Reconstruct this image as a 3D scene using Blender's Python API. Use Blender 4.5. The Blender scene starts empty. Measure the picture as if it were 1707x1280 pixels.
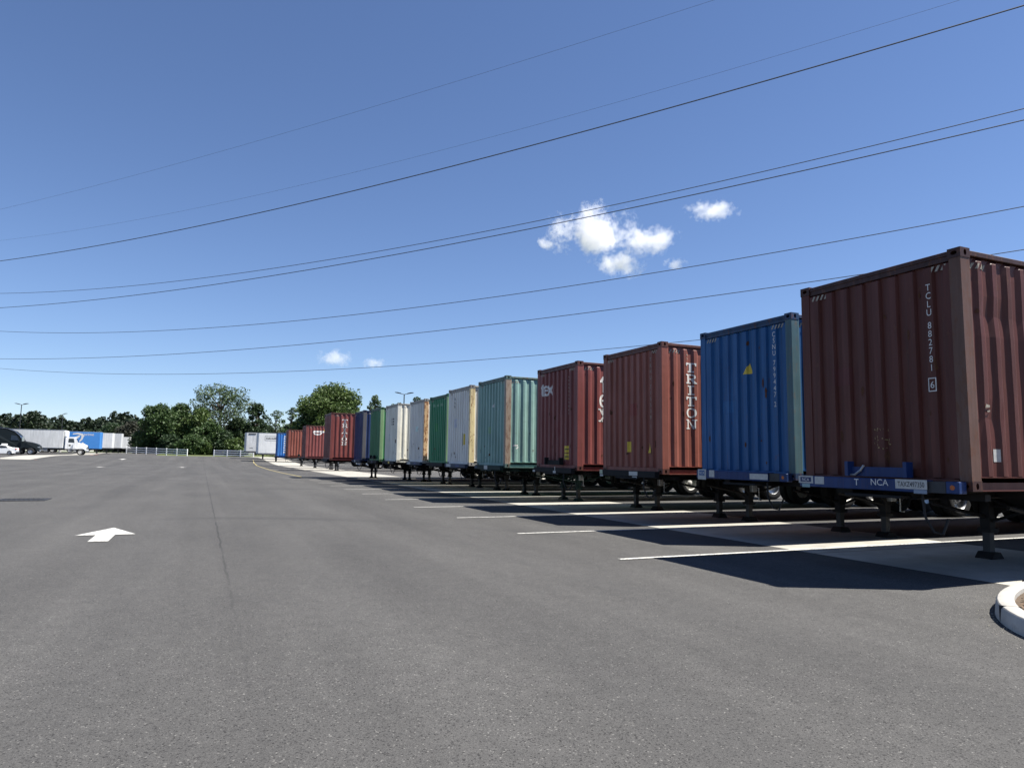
import bpy, bmesh, math, random
import numpy as np
from mathutils import Vector, Matrix
R = math.radians
random.seed(7); rng = np.random.default_rng(7)
scene = bpy.context.scene
COL = scene.collection

# ------------------------------------------------------------------ camera
CAM_H = 1.435
cam_d = bpy.data.cameras.new('camera')
cam_d.sensor_fit = 'HORIZONTAL'; cam_d.sensor_width = 36.0
cam_d.lens = 36.0 * 1164.7 / 1707.0
cam_d.clip_start = 0.05; cam_d.clip_end = 20000
cam = bpy.data.objects.new('camera', cam_d); COL.objects.link(cam)
_F = Vector((0.40138099, 0.90993714, 0.10443997))
_R = Vector((0.91424661, -0.40490983, 0.01418311))
_U = Vector((-0.05519451, -0.08979106, 0.99443005))
m = Matrix((_R, _U, -_F)).transposed().to_4x4()
m.translation = Vector((0, 0, CAM_H))
cam.matrix_world = m
scene.camera = cam

# ------------------------------------------------------------------ sky, sun, exposure
SUN = Vector((0.50, -0.245, 1.0)).normalized()
world = bpy.data.worlds.new('World'); scene.world = world; world.use_nodes = True
wn = world.node_tree.nodes; wl = world.node_tree.links
sky = wn.new('ShaderNodeTexSky'); sky.sky_type = 'NISHITA'; sky.sun_disc = False
sky.sun_elevation = math.asin(SUN.z); sky.sun_rotation = math.atan2(SUN.x, SUN.y)
sky.altitude = 1200; sky.air_density = 1.0; sky.dust_density = 0.15; sky.ozone_density = 3.2
tint = wn.new('ShaderNodeMix'); tint.data_type = 'RGBA'; tint.blend_type = 'MULTIPLY'; tint.inputs[0].default_value = 1.0
tint.inputs[7].default_value = (0.97, 1.0, 1.13, 1); wl.new(sky.outputs[0], tint.inputs[6])
wl.new(tint.outputs[2], wn['Background'].inputs[0]); wn['Background'].inputs[1].default_value = 0.059
sun_d = bpy.data.lights.new('sun', 'SUN'); sun_d.energy = 5.0; sun_d.angle = R(0.53); sun_d.color = (1.0, 0.955, 0.88)
sun = bpy.data.objects.new('sun', sun_d); COL.objects.link(sun)
sun.rotation_euler = (-SUN).to_track_quat('-Z', 'Y').to_euler(); sun.location = (30, -15, 60)
scene.view_settings.view_transform = 'Standard'; scene.view_settings.look = 'None'
scene.view_settings.exposure = 1.12; scene.view_settings.gamma = 1.0
scene.view_settings.use_curve_mapping = False
scene.cycles.use_denoising = True
try: scene.cycles.denoiser = 'OPENIMAGEDENOISE'
except Exception: pass
scene.cycles.max_bounces = 8; scene.cycles.volume_bounces = 6
scene.cycles.volume_step_rate = 1.0; scene.cycles.volume_max_steps = 256
scene.cycles.sample_clamp_indirect = 6

# ------------------------------------------------------------------ helpers
def gz(x, y):                                   # the lot is level near the camera and climbs gently at its far end
    def ss(a, b, t):
        t = np.clip((t - a) / (b - a), 0, 1); return t * t * (3 - 2 * t)
    u = y - 0.5 * x
    return 0.80 * ss(85, 125, u) + 0.35 * ss(150, 178, u)

def tag(o, label=None, cat=None, group=None, kind=None):
    if label: o['label'] = label
    if cat: o['category'] = cat
    if group: o['group'] = group
    if kind: o['kind'] = kind
    return o

def empty(name, loc, rz=0.0):
    o = bpy.data.objects.new(name, None); COL.objects.link(o)
    o.location = loc; o.rotation_euler = (0, 0, rz); o.empty_display_size = 0.3
    return o

def place(name, mesh, mat=None, parent=None, loc=(0, 0, 0), rz=0.0):
    o = bpy.data.objects.new(name, mesh); COL.objects.link(o)
    if parent is not None: o.parent = parent
    o.location = loc; o.rotation_euler = (0, 0, rz)
    if mat is not None:
        if not mesh.materials: mesh.materials.append(None)
        o.material_slots[0].link = 'OBJECT'; o.material_slots[0].material = mat
    return o

class MB:
    """collects shapes, builds ONE mesh"""
    def __init__(self): self.v = []; self.f = []
    def quad(self, a, b, c, d):
        n = len(self.v); self.v += [a, b, c, d]; self.f.append((n, n+1, n+2, n+3)); return self
    def poly(self, pts):
        n = len(self.v); self.v += list(pts); self.f.append(tuple(range(n, n+len(pts)))); return self
    def box(self, x0, x1, y0, y1, z0, z1, bev=0.0):
        if bev <= 0:
            n = len(self.v)
            self.v += [(x0,y0,z0),(x1,y0,z0),(x1,y1,z0),(x0,y1,z0),(x0,y0,z1),(x1,y0,z1),(x1,y1,z1),(x0,y1,z1)]
            for q in ((0,3,2,1),(4,5,6,7),(0,1,5,4),(1,2,6,5),(2,3,7,6),(3,0,4,7)): self.f.append(tuple(n+i for i in q))
            return self
        bm = bmesh.new(); bmesh.ops.create_cube(bm, size=1)
        for v in bm.verts: v.co = ((x0+x1)/2 + v.co.x*(x1-x0), (y0+y1)/2 + v.co.y*(y1-y0), (z0+z1)/2 + v.co.z*(z1-z0))
        bmesh.ops.bevel(bm, geom=bm.edges[:], offset=bev, segments=1, affect='EDGES')
        self.add_bm(bm); bm.free(); return self
    def add_bm(self, bm):
        n = len(self.v); bm.verts.index_update()
        self.v += [tuple(v.co) for v in bm.verts]
        self.f += [tuple(n + v.index for v in f.verts) for f in bm.faces]
    def prism(self, pts, axis, a0, a1):
        """extrude a 2-D outline. axis 'y': pts=(x,z); 'x': pts=(y,z); 'z': pts=(x,y)"""
        def P(p, a): return {'y': (p[0], a, p[1]), 'x': (a, p[0], p[1]), 'z': (p[0], p[1], a)}[axis]
        n = len(self.v); k = len(pts)
        self.v += [P(p, a0) for p in pts] + [P(p, a1) for p in pts]
        self.f.append(tuple(range(n, n+k))); self.f.append(tuple(range(n+2*k-1, n+k-1, -1)))
        for i in range(k):
            j = (i+1) % k; self.f.append((n+j, n+i, n+k+i, n+k+j))
        return self
    def tube(self, pts, r, n=8, cap=True):
        pts = [Vector(p) for p in pts]; rings = []
        rr = r if hasattr(r, '__len__') else [r]*len(pts)
        up = Vector((0,0,1))
        for i, p in enumerate(pts):
            d = (pts[min(i+1, len(pts)-1)] - pts[max(i-1, 0)]).normalized()
            u = up if abs(d.z) < 0.95 else Vector((1,0,0))
            a = d.cross(u).normalized(); b = a.cross(d)
            b0 = len(self.v)
            for k in range(n):
                t = 2*math.pi*k/n; q = p + (a*math.cos(t) + b*math.sin(t))*rr[i]; self.v.append(tuple(q))
            rings.append(b0)
        for A, B in zip(rings, rings[1:]):
            for k in range(n):
                j = (k+1) % n; self.f.append((A+k, A+j, B+j, B+k))
        if cap:
            self.f.append(tuple(rings[0]+k for k in range(n-1, -1, -1))); self.f.append(tuple(rings[-1]+k for k in range(n)))
        return self
    def lathe_y(self, prof, c, n=24, closed=False):
        """prof=(radius, y) revolved about the y axis through c"""
        b0 = len(self.v); k = len(prof)
        for i in range(n):
            t = 2*math.pi*i/n
            for r_, y in prof: self.v.append((c[0]+r_*math.cos(t), c[1]+y, c[2]+r_*math.sin(t)))
        for i in range(n):
            j = (i+1) % n
            for q in range(k-1): self.f.append((b0+i*k+q, b0+i*k+q+1, b0+j*k+q+1, b0+j*k+q))
        return self
    def mesh(self, name, smooth=False, fix=True):
        me = bpy.data.meshes.new(name); me.from_pydata(self.v, [], self.f); me.update()
        if fix:
            bm = bmesh.new(); bm.from_mesh(me); bmesh.ops.recalc_face_normals(bm, faces=bm.faces[:]); bm.to_mesh(me); bm.free()
        if smooth:
            me.polygons.foreach_set('use_smooth', [True]*len(me.polygons))
            try: me.set_sharp_from_angle(angle=R(35))
            except Exception: pass
        return me
    def build(self, name, mat, parent=None, loc=(0,0,0), rz=0.0, smooth=False):
        return place(name, self.mesh(name, smooth), mat, parent, loc, rz)

# ------------------------------------------------------------------ materials
class NT:
    def __init__(self, name):
        self.m = bpy.data.materials.new(name); self.m.use_nodes = True
        self.t = self.m.node_tree; self.b = self.t.nodes['Principled BSDF']; self.out = self.t.nodes['Material Output']
    def n(self, typ, **kw):
        o = self.t.nodes.new(typ)
        for k, v in kw.items(): setattr(o, k, v)
        return o
    def l(self, a, b): self.t.links.new(a, b)
    def noise(self, vec, scale, detail=3, rough=0.55, dist=0.0):
        o = self.n('ShaderNodeTexNoise'); o.inputs['Scale'].default_value = scale
        o.inputs['Detail'].default_value = detail; o.inputs['Roughness'].default_value = rough; o.inputs['Distortion'].default_value = dist
        if vec is not None: self.l(vec, o.inputs['Vector'])
        return o.outputs['Fac']
    def mapping(self, vec, scale=(1,1,1), loc=None):
        o = self.n('ShaderNodeMapping'); o.inputs['Scale'].default_value = scale
        if loc is not None: self.l(loc, o.inputs['Location'])
        self.l(vec, o.inputs['Vector']); return o.outputs[0]
    def ramp(self, fac, p0, p1, c0=(0,0,0,1), c1=(1,1,1,1)):
        o = self.n('ShaderNodeValToRGB'); e = o.color_ramp.elements
        e[0].position = p0; e[1].position = p1; e[0].color = c0; e[1].color = c1
        self.l(fac, o.inputs[0]); return o.outputs[0]
    def math(self, op, a, b=None, c=None):
        o = self.n('ShaderNodeMath', operation=op)
        for i, x in enumerate((a, b, c)):
            if x is None: continue
            if isinstance(x, (int, float)): o.inputs[i].default_value = x
            else: self.l(x, o.inputs[i])
        return o.outputs[0]
    def mix(self, fac, a, b, mode='MIX'):
        o = self.n('ShaderNodeMix', data_type='RGBA', blend_type=mode)
        for i, x in ((0, fac), (6, a), (7, b)):
            if isinstance(x, (int, float)): o.inputs[i].default_value = x
            elif isinstance(x, tuple): o.inputs[i].default_value = x if len(x) == 4 else (*x, 1)
            else: self.l(x, o.inputs[i])
        return o.outputs[2]
    def bump(self, h, strength=0.3, dist=0.01):
        o = self.n('ShaderNodeBump'); o.inputs['Strength'].default_value = strength; o.inputs['Distance'].default_value = dist
        self.l(h, o.inputs['Height']); self.l(o.outputs[0], self.b.inputs['Normal'])
    def objvec(self):
        tc = self.n('ShaderNodeTexCoord'); oi = self.n('ShaderNodeObjectInfo')
        geo = self.n('ShaderNodeNewGeometry')
        return geo.outputs['Position']
    def set(self, col=None, rough=None, metal=None, spec=None):
        for k, v in (('Base Color', col), ('Roughness', rough), ('Metallic', metal), ('Specular IOR Level', spec)):
            if v is None: continue
            if isinstance(v, tuple): self.b.inputs[k].default_value = v if len(v) == 4 else (*v, 1)
            elif isinstance(v, (int, float)): self.b.inputs[k].default_value = v
            else: self.l(v, self.b.inputs[k])
        return self.m

PC = {}
def paint(name, col, rust=0.35, fade=0.35, rough=0.52, rustcol=(0.12, 0.045, 0.02), chip=(0.62, 0.66), dirt=0.4):
    PC[name] = col; t = NT(name); v = t.objvec()
    st = t.noise(t.mapping(v, (9, 9, 0.45)), 1.0, 5, 0.65)
    st2 = t.noise(t.mapping(v, (31, 31, 0.8)), 1.0, 3, 0.6)
    big = t.noise(t.mapping(v, (1, 1, .8)), 0.9, 4, .6)
    fine = t.noise(t.mapping(v, (5, 5, 2.2)), 2.2, 6, 0.68)
    scr = t.noise(t.mapping(v, (2.2, 2.2, 34)), 1.0, 4, 0.6)
    lum = sum(col)/3
    light = tuple(min(1, c*1.35 + lum*.25 + 0.01) for c in col); dark = tuple(c*0.42 for c in col)
    c = t.mix(t.math('MULTIPLY', t.ramp(big, 0.32, 0.72), min(1, fade*1.5)), (*col, 1), (*light, 1))
    c = t.mix(t.math('MULTIPLY', t.ramp(st, 0.40, 0.74), min(1, dirt*1.3)), c, (*dark, 1))
    c = t.mix(t.math('MULTIPLY', t.ramp(st2, 0.52, 0.80), dirt*0.7), c, (lum*.5+.02, lum*.45+.016, lum*.4+.012))
    c = t.mix(t.math('MULTIPLY', t.ramp(scr, 0.66, 0.73), t.math('MULTIPLY', t.ramp(big, .45, .6), 0.30)), c, (*light, 1))
    rm = t.math('MULTIPLY', t.ramp(fine, chip[0], chip[1]), rust)
    c = t.mix(rm, c, (*rustcol, 1))
    run = t.math('MULTIPLY', t.ramp(t.noise(t.mapping(v, (19, 19, 0.7)), 1.0, 4), 0.58, 0.78), rust*0.8)
    c = t.mix(run, c, (*rustcol, 1))
    hgt = t.math('ADD', t.math('MULTIPLY', fine, .25), t.math('MULTIPLY', t.noise(v, 2.6, 2), 1.6))
    t.bump(hgt, 0.35, 0.012)
    return t.set(c, t.math('ADD', t.math('MULTIPLY', st, 0.30), rough-0.14), spec=0.35)

def plain(name, col, rough=0.6, metal=0.0, var=0.15, scale=6.0, spec=0.4):
    t = NT(name); v = t.objvec(); nz = t.noise(v, scale, 4)
    c = t.mix(nz, tuple(x*(1-var) for x in col), tuple(min(1, x*(1+var)) for x in col))
    return t.set(c, rough, metal, spec)

M = {}
def mat_asphalt():
    t = NT('asphalt'); v = t.objvec()
    sx = t.n('ShaderNodeSeparateXYZ'); t.l(v, sx.inputs[0])
    # aggregate: random grey per stone
    vo = t.n('ShaderNodeTexVoronoi'); vo.inputs['Scale'].default_value = 210; t.l(v, vo.inputs['Vector'])
    sep = t.n('ShaderNodeSeparateColor'); t.l(vo.outputs['Color'], sep.inputs[0]); stone = sep.outputs[0]
    vo2 = t.n('ShaderNodeTexVoronoi'); vo2.inputs['Scale'].default_value = 120; t.l(v, vo2.inputs['Vector'])
    sep2 = t.n('ShaderNodeSeparateColor'); t.l(vo2.outputs['Color'], sep2.inputs[0])
    c = t.mix(t.ramp(stone, 0.15, 1.0), (0.052, 0.051, 0.050), (0.095, 0.093, 0.0905))
    c = t.mix(t.ramp(sep2.outputs[1], 0.975, 0.99), c, (0.17, 0.166, 0.157))       # pale chips
    c = t.mix(t.ramp(sep2.outputs[2], 0.90, 0.96), c, (0.028, 0.027, 0.027))       # bitumen pits
    mid = t.noise(v, 6, 4, 0.6)
    c = t.mix(0.55, c, t.mix(mid, (0.6,0.6,0.6), (1.4,1.39,1.37)), 'MULTIPLY')
    big = t.noise(t.mapping(v, (0.55, 0.16, 1)), 1.0, 5, 0.6)
    c = t.mix(0.42, c, t.mix(t.ramp(big, 0.3, 0.7), (0.60,0.60,0.605), (1.36,1.35,1.33)), 'MULTIPLY')
    # wheel tracks and paver passes run down the aisle
    lane = t.noise(t.mapping(v, (1.1, 0.02, 1)), 1.0, 3, 0.5)
    c = t.mix(0.30, c, t.mix(t.ramp(lane, 0.35, 0.68), (0.66,0.66,0.66), (1.28,1.28,1.27)), 'MULTIPLY')
    # curved scuffs left by turning lorries
    wv = t.n('ShaderNodeTexWave', wave_type='RINGS', rings_direction='SPHERICAL'); wv.inputs['Scale'].default_value = 0.13
    wv.inputs['Distortion'].default_value = 1.2; wv.inputs['Detail'].default_value = 2; wv.inputs['Detail Scale'].default_value = 0.3
    t.l(t.mapping(v, (1, 0.5, 1)), wv.inputs['Vector'])
    scuff = t.math('MULTIPLY', t.ramp(wv.outputs['Fac'], 0.93, 0.995), t.ramp(t.noise(v, 0.09, 2), 0.5, 0.62))
    c = t.mix(t.math('MULTIPLY', scuff, 0.45), c, (0.035, 0.035, 0.036))
    for cx, wd in ((-2.6, .30), (-.75, .30), (2.4, .28), (4.2, .28)):
        sway = t.math('MULTIPLY', t.math('SUBTRACT', t.noise(t.mapping(v, (0, .05, 0)), 1.0, 2), .5), 1.6)
        dd = t.math('ABSOLUTE', t.math('SUBTRACT', t.math('ADD', sx.outputs[0], sway), cx))
        tk_ = t.math('MULTIPLY', t.ramp(dd, wd*.5, wd*1.4, (1,1,1,1), (0,0,0,1)), t.ramp(t.noise(t.mapping(v, (.6, .12, 1)), 1.0, 3), .40, .62))
        c = t.mix(t.math('MULTIPLY', tk_, .22), c, (.040, .040, .041))
    # oil spots
    oil = t.math('MULTIPLY', t.ramp(t.noise(v, 0.9, 3, 0.5), 0.70, 0.76), 0.5)
    c = t.mix(oil, c, (0.03, 0.03, 0.032))
    # construction seam along the aisle, ragged
    mr = t.n('ShaderNodeMapRange'); mr.inputs[1].default_value = 6.0; mr.inputs[2].default_value = 11.0; mr.inputs[3].default_value = 0.15; mr.inputs[4].default_value = 0.75; t.l(sx.outputs[1], mr.inputs[0]); nearfade = mr.outputs[0]
    wob = t.math('MULTIPLY', t.math('SUBTRACT', t.noise(t.mapping(v, (0, 1.3, 0)), 1.0, 6, 0.7), 0.5), 0.13)
    for cx, w, k in ((0.36, 0.009, 0.75), (-4.2, 0.008, 0.30), (4.6, 0.007, 0.25)):
        d = t.math('ABSOLUTE', t.math('SUBTRACT', t.math('ADD', sx.outputs[0], wob), cx))
        msk = t.math('MULTIPLY', t.ramp(d, w, w*2.2, (1,1,1,1), (0,0,0,1)), t.math('MULTIPLY', t.ramp(t.noise(t.mapping(v, (0, .5, 0)), 1.0, 3), 0.30, 0.50), k)); msk = t.math('MULTIPLY', msk, t.ramp(sx.outputs[1], 8.5, 11.5)) if False else t.math('MULTIPLY', msk, nearfade)
        c = t.mix(msk, c, (0.018, 0.018, 0.019))
    # fine hair cracks
    cr = t.n('ShaderNodeTexVoronoi', feature='DISTANCE_TO_EDGE'); cr.inputs['Scale'].default_value = 0.22
    wv2 = t.n('ShaderNodeVectorMath', operation='ADD'); t.l(v, wv2.inputs[0])
    nn = t.n('ShaderNodeTexNoise'); nn.inputs['Scale'].default_value = 1.2; nn.inputs['Detail'].default_value = 5; t.l(v, nn.inputs['Vector'])
    t.l(nn.outputs['Color'], wv2.inputs[1]); t.l(wv2.outputs[0], cr.inputs['Vector'])
    ck = t.math('MULTIPLY', t.ramp(cr.outputs['Distance'], 0.0, 0.0035, (1,1,1,1), (0,0,0,1)), t.ramp(t.noise(v, 0.06, 2), 0.55, 0.6))
    c = t.mix(t.math('MULTIPLY', ck, 0.5), c, (0.02, 0.02, 0.02))
    h = t.math('ADD', vo.outputs['Distance'], t.math('MULTIPLY', mid, 0.4))
    t.bump(h, 0.40, 0.004)
    return t.set(c, 0.88, spec=0.25)
M['asphalt'] = mat_asphalt()

def mat_concrete(name, base, stain=0.4):
    t = NT(name); v = t.objvec()
    a = t.noise(v, 1.6, 5, 0.62); b = t.noise(v, 38, 4, 0.6)
    c = t.mix(t.ramp(a, 0.3, 0.72), tuple(x*(1-stain*0.6) for x in base), tuple(min(1, x*1.12) for x in base))
    c = t.mix(0.5, c, t.mix(b, (0.75,0.74,0.72), (1.2,1.2,1.19)), 'MULTIPLY')
    sp = t.ramp(t.noise(v, 4.5, 3), 0.66, 0.72)
    c = t.mix(t.math('MULTIPLY', sp, stain), c, tuple(x*0.45 for x in base))
    t.bump(b, 0.25, 0.003)
    return t.set(c, 0.85, spec=0.3)
M['concrete'] = mat_concrete('concrete', (0.37, 0.355, 0.315))
M['kerb'] = mat_concrete('kerb_concrete', (0.40, 0.385, 0.355), 0.35)

def mat_marking(name, col, wear=0.5):
    t = NT(name); v = t.objvec()
    n1 = t.noise(v, 30, 4, 0.7); n2 = t.noise(v, 2.0, 3)
    c = t.mix(n2, tuple(x*0.8 for x in col), col)
    c = t.mix(t.math('MULTIPLY', t.ramp(t.math('ADD', n1, t.math('MULTIPLY', n2, 0.25)), 0.62, 0.74), wear), c, (0.10, 0.10, 0.10))
    return t.set(c, 0.75, spec=0.3)
M['white_line'] = mat_marking('white_line', (0.60, 0.59, 0.55), 0.85)
M['yellow_line'] = mat_marking('yellow_line', (0.42, 0.35, 0.15), 0.8)
M['red_line'] = mat_marking('red_line', (0.45, 0.10, 0.08), 0.6)

def mat_grass():
    t = NT('grass_ground'); v = t.objvec()
    a = t.noise(v, 0.25, 5, 0.6); b = t.noise(v, 9, 4)
    c = t.mix(a, (0.045, 0.075, 0.02), (0.13, 0.14, 0.05)); c = t.mix(0.5, c, t.mix(b, (.6,.6,.6), (1.3,1.3,1.2)), 'MULTIPLY')
    t.bump(b, 0.6, 0.05); return t.set(c, 0.9)
M['grass'] = mat_grass()
def mat_soil():
    t = NT('mulch_soil'); v = t.objvec(); b = t.noise(v, 26, 5, 0.7)
    c = t.mix(t.ramp(b, .3, .7), (0.035, 0.024, 0.016), (0.16, 0.115, 0.075)); t.bump(b, 1, 0.02); return t.set(c, 0.95)
M['soil'] = mat_soil()

def mat_leaf(name, c0, c1, trans=0.25):
    t = NT(name); oi = t.n('ShaderNodeObjectInfo'); v = t.objvec()
    geo = t.n('ShaderNodeNewGeometry'); nz = t.noise(v, 0.45, 3)
    c = t.mix(geo.outputs['Random Per Island'], (*c0, 1), (*c1, 1))
    c = t.mix(0.5, c, t.mix(t.ramp(nz, .3, .7), (.7,.75,.7), (1.3,1.25,1.1)), 'MULTIPLY')
    t.set(c, 0.55, spec=0.3)
    tr = t.n('ShaderNodeBsdfTranslucent'); t.l(c, tr.inputs[0]); mx = t.n('ShaderNodeMixShader'); mx.inputs[0].default_value = trans
    t.l(t.b.outputs[0], mx.inputs[1]); t.l(tr.outputs[0], mx.inputs[2]); t.l(mx.outputs[0], t.out.inputs[0])
    return t.m
M['leaf_mid'] = mat_leaf('leaf_mid', (0.028, 0.058, 0.019), (0.075, 0.122, 0.042))
M['leaf_dark'] = mat_leaf('leaf_dark', (0.018, 0.038, 0.018), (0.048, 0.080, 0.034))
M['leaf_bright'] = mat_leaf('leaf_bright', (0.044, 0.080, 0.022), (0.105, 0.150, 0.046))
M['leaf_pale'] = mat_leaf('leaf_pale', (0.042, 0.075, 0.036), (0.105, 0.145, 0.072))
M['leaf_purple'] = mat_leaf('leaf_purple', (0.025, 0.030, 0.022), (0.06, 0.06, 0.045))
M['bark'] = plain('bark', (0.10, 0.08, 0.06), 0.9, var=.4, scale=3)

M['steel_dark'] = plain('steel_dark', (0.030, 0.032, 0.036), 0.6, var=.5)
M['steel_grey'] = plain('steel_grey', (0.028, 0.028, 0.030), 0.6, var=.4)
M['galv'] = plain('galvanised', (0.36, 0.37, 0.38), 0.4, 0.6, var=.2)
M['rubber'] = plain('rubber', (0.018, 0.018, 0.019), 0.85, var=.4)
M['rim_white'] = plain('rim_white', (0.62, 0.61, 0.58), 0.5, var=.2)
M['rim_steel'] = plain('rim_steel', (0.45, 0.46, 0.47), 0.35, 0.7, var=.2)
M['letter_white'] = plain('letter_white', (0.62, 0.61, 0.59), 0.65, var=.35, scale=16)
M['letter_dark'] = plain('letter_dark', (0.03, 0.03, 0.035), 0.6)
M['decal_yellow'] = plain('decal_yellow', (0.62, 0.46, 0.06), 0.6, var=.2, scale=18)
M['plate_white'] = plain('plate_white', (0.44, 0.44, 0.42), 0.6, var=.3, scale=20)
M['amber'] = plain('amber_lens', (0.36, 0.08, 0.015), 0.25)
M['red_lens'] = plain('red_lens', (0.45, 0.03, 0.02), 0.25)
M['white_paint'] = plain('white_paint', (0.74, 0.75, 0.75), 0.35, var=.06, scale=2)
M['trailer_white'] = paint('trailer_white', (0.66, 0.67, 0.66), 0.10, 0.2, 0.4, dirt=0.25)
M['trailer_grey'] = paint('trailer_grey', (0.56, 0.57, 0.57), 0.08, 0.2, 0.4, dirt=0.3)
M['prime_blue'] = plain('prime_blue', (0.055, 0.22, 0.55), 0.4, var=.08, scale=1.5)
M['black_paint'] = plain('black_paint', (0.006, 0.010, 0.012), 0.5, var=.2, scale=1, spec=0.2)
M['glass'] = plain('glass_dark', (0.012, 0.014, 0.016), 0.06, var=.1, spec=0.8)
M['chrome'] = plain('chrome', (0.7, 0.7, 0.7), 0.15, 1.0, var=.05)
M['vinyl_white'] = plain('vinyl_white', (0.80, 0.80, 0.79), 0.5, var=.05)
M['wire'] = plain('wire', (0.045, 0.055, 0.075), 0.6)
M['lamp_black'] = plain('lamp_black', (0.025, 0.025, 0.028), 0.5)
M['nca_blue'] = paint('chassis_blue', (0.005, 0.028, 0.12), 0.3, 0.3)
M['slate'] = plain('chassis_slate', (0.035, 0.048, 0.08), 0.6, var=.5, scale=5, spec=0.25)
M['chassis_black'] = plain('chassis_black', (0.012, 0.0122, 0.0135), 0.7, var=.55, scale=4, spec=0.2)
M['chassis_green'] = plain('chassis_green', (0.010, 0.026, 0.025), 0.65, var=.5, scale=4, spec=0.2)

# ------------------------------------------------------------------ ground, lot, strips
def sheet(name, xs, ys, dz, mat, parent=None):
    vs = [(x, y, float(gz(x, y)) + dz) for y in ys for x in xs]; nx = len(xs)
    fs = [(j*nx+i, j*nx+i+1, (j+1)*nx+i+1, (j+1)*nx+i) for j in range(len(ys)-1) for i in range(nx-1)]
    me = bpy.data.meshes.new(name); me.from_pydata(vs, [], fs); me.update()
    me.polygons.foreach_set('use_smooth', [True]*len(fs))
    return place(name, me, mat, parent)
def seq(a, b, step): return list(np.linspace(a, b, max(2, int(round((b-a)/step))+1)))
far = [-6000, -2500, -1000, -500, -300]
ground = sheet('ground', far + seq(-200, 200, 10) + [300, 500, 1000, 2500, 6000], far + seq(-200, 60, 20) + seq(64, 240, 4) + [300, 500, 1000, 2500, 6000], -0.06, M['grass'])
tag(ground, 'rough green grass stretching beyond the paved yard', kind='structure')
lot = sheet('parking_lot', seq(-62, 60, 4), seq(-40, 60, 5) + seq(62, 152, 2), 0.0, M['asphalt'])
tag(lot, 'grey speckled asphalt of the open lorry yard', kind='structure')
lot_ext = sheet('yard_apron', seq(-62, -8.1, 4), seq(152, 250, 4), 0.0, M['asphalt']); tag(lot_ext, 'far corner of the asphalt yard beside the parked trailers', kind='structure')
strip = sheet('concrete_strip', [8.90, 10.15, 11.40, 12.62], seq(5.10, 84, 3.4) + seq(86, 150, 2), 0.004, M['concrete'])
tag(strip, 'pale concrete strip under the landing legs of the container row', kind='structure')
# joints across the strip
for k in range(30):
    y = 8.3 + 4.6*k
    if y > 84: break
    MB().box(8.9, 12.62, y, y+0.014, 0.0, 0.0055).build('joint', M['steel_dark'], strip)
strip2 = sheet('concrete_strip', [-21.4, -19.6, -17.9], seq(96, 240, 3), 0.004, M['concrete'])
tag(strip2, 'pale concrete strip along the noses of the trailers at left', kind='structure')

def ribbon(pts, w, dz, name, mat, parent):
    b = MB(); P = [Vector((x, y, float(gz(x, y)) + dz)) for x, y in pts]
    L = []; Rr = []
    for i, p in enumerate(P):
        d = (P[min(i+1, len(P)-1)] - P[max(i-1, 0)]); d.z = 0; d.normalize(); nrm = Vector((-d.y, d.x, 0))
        L.append(p + nrm*w/2); Rr.append(p - nrm*w/2)
    for i in range(len(P)-1): b.quad(tuple(L[i]), tuple(Rr[i]), tuple(Rr[i+1]), tuple(L[i+1]))
    return b.build(name, mat, parent)
PITCH = 3.52
line_mesh = None
for k in range(11):
    y = 8.72 + PITCH*k
    x0 = 5.58 + random.uniform(-.03, .03)
    ribbon([(x0, y), (12, y), (22.5, y)], 0.105, 0.009, 'stall_line', M['white_line'], lot)
for k in range(11, 28):
    y = 8.72 + PITCH*k
    ribbon([(9.0, y), (16, y), (22.5, y)], 0.105, 0.009, 'stall_line', M['white_line'], lot)
ribbon([(6.02, 44.0), (5.9, 50.5), (5.75, 58), (5.75, 67), (5.95, 78), (6.25, 90), (6.6, 101), (7.2, 112)], 0.12, 0.010, 'edge_line', M['yellow_line'], lot)
for yy in (120, 126, 132): pass
ribbon([(-17.4, 96), (-17.4, 150), (-17.4, 235)], 0.25, 0.012, 'edge_line', M['red_line'], lot)
def arrow(cx, cy, rot, s, name):
    P = [(-.145, 0), (.145, 0), (.145, 1.0), (.46, 1.0), (.0, 2.28), (-.46, 1.0), (-.145, 1.0)]
    b = MB(); c, s_ = math.cos(rot), math.sin(rot)
    Q = [(cx + s*(x*c - y*s_), cy + s*(x*s_ + y*c)) for x, y in P]
    b.poly([(x, y, float(gz(x, y)) + 0.010) for x, y in (Q[0], Q[1], Q[2], Q[6])]); b.poly([(x, y, float(gz(x, y)) + 0.010) for x, y in (Q[5], Q[6], Q[2], Q[3], Q[4])])
    return b.build(name, M['white_line'], lot)
arrow(-1.43, 13.05, 0, 1, 'lane_arrow')
arrow(-1.6, 75, 0, 1.0, 'lane_arrow'); arrow(-8.5, 74, 0, 1.0, 'lane_arrow'); arrow(-9.2, 102, 0, 1.1, 'lane_arrow')

# storm drain set in the asphalt
dr = empty('storm_drain', (-4.66, 24.6, 0))
tag(dr, 'rusty iron storm drain grate set in the asphalt beside the aisle', 'drain')
b = MB(); b.box(-.62, .62, -.55, -.47, -.02, .018); b.box(-.62, .62, .47, .55, -.02, .018); b.box(-.62, -.54, -.47, .47, -.02, .018); b.box(.54, .62, -.47, .47, -.02, .018)
b.build('frame', M['steel_grey'], dr)
MB().box(-.54, .54, -.47, .47, 0.001, .004).build('pit_shade', M['rubber'], dr)  # flat black sheet stands in for the shade below the grate
gb = MB().box(-.03, .03, -.465, .465, .006, .014).mesh('grate_bar')
for i in range(9): place('grate_bar', gb, M['steel_grey'], dr, (-.48 + i*.12, 0, 0))

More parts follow.
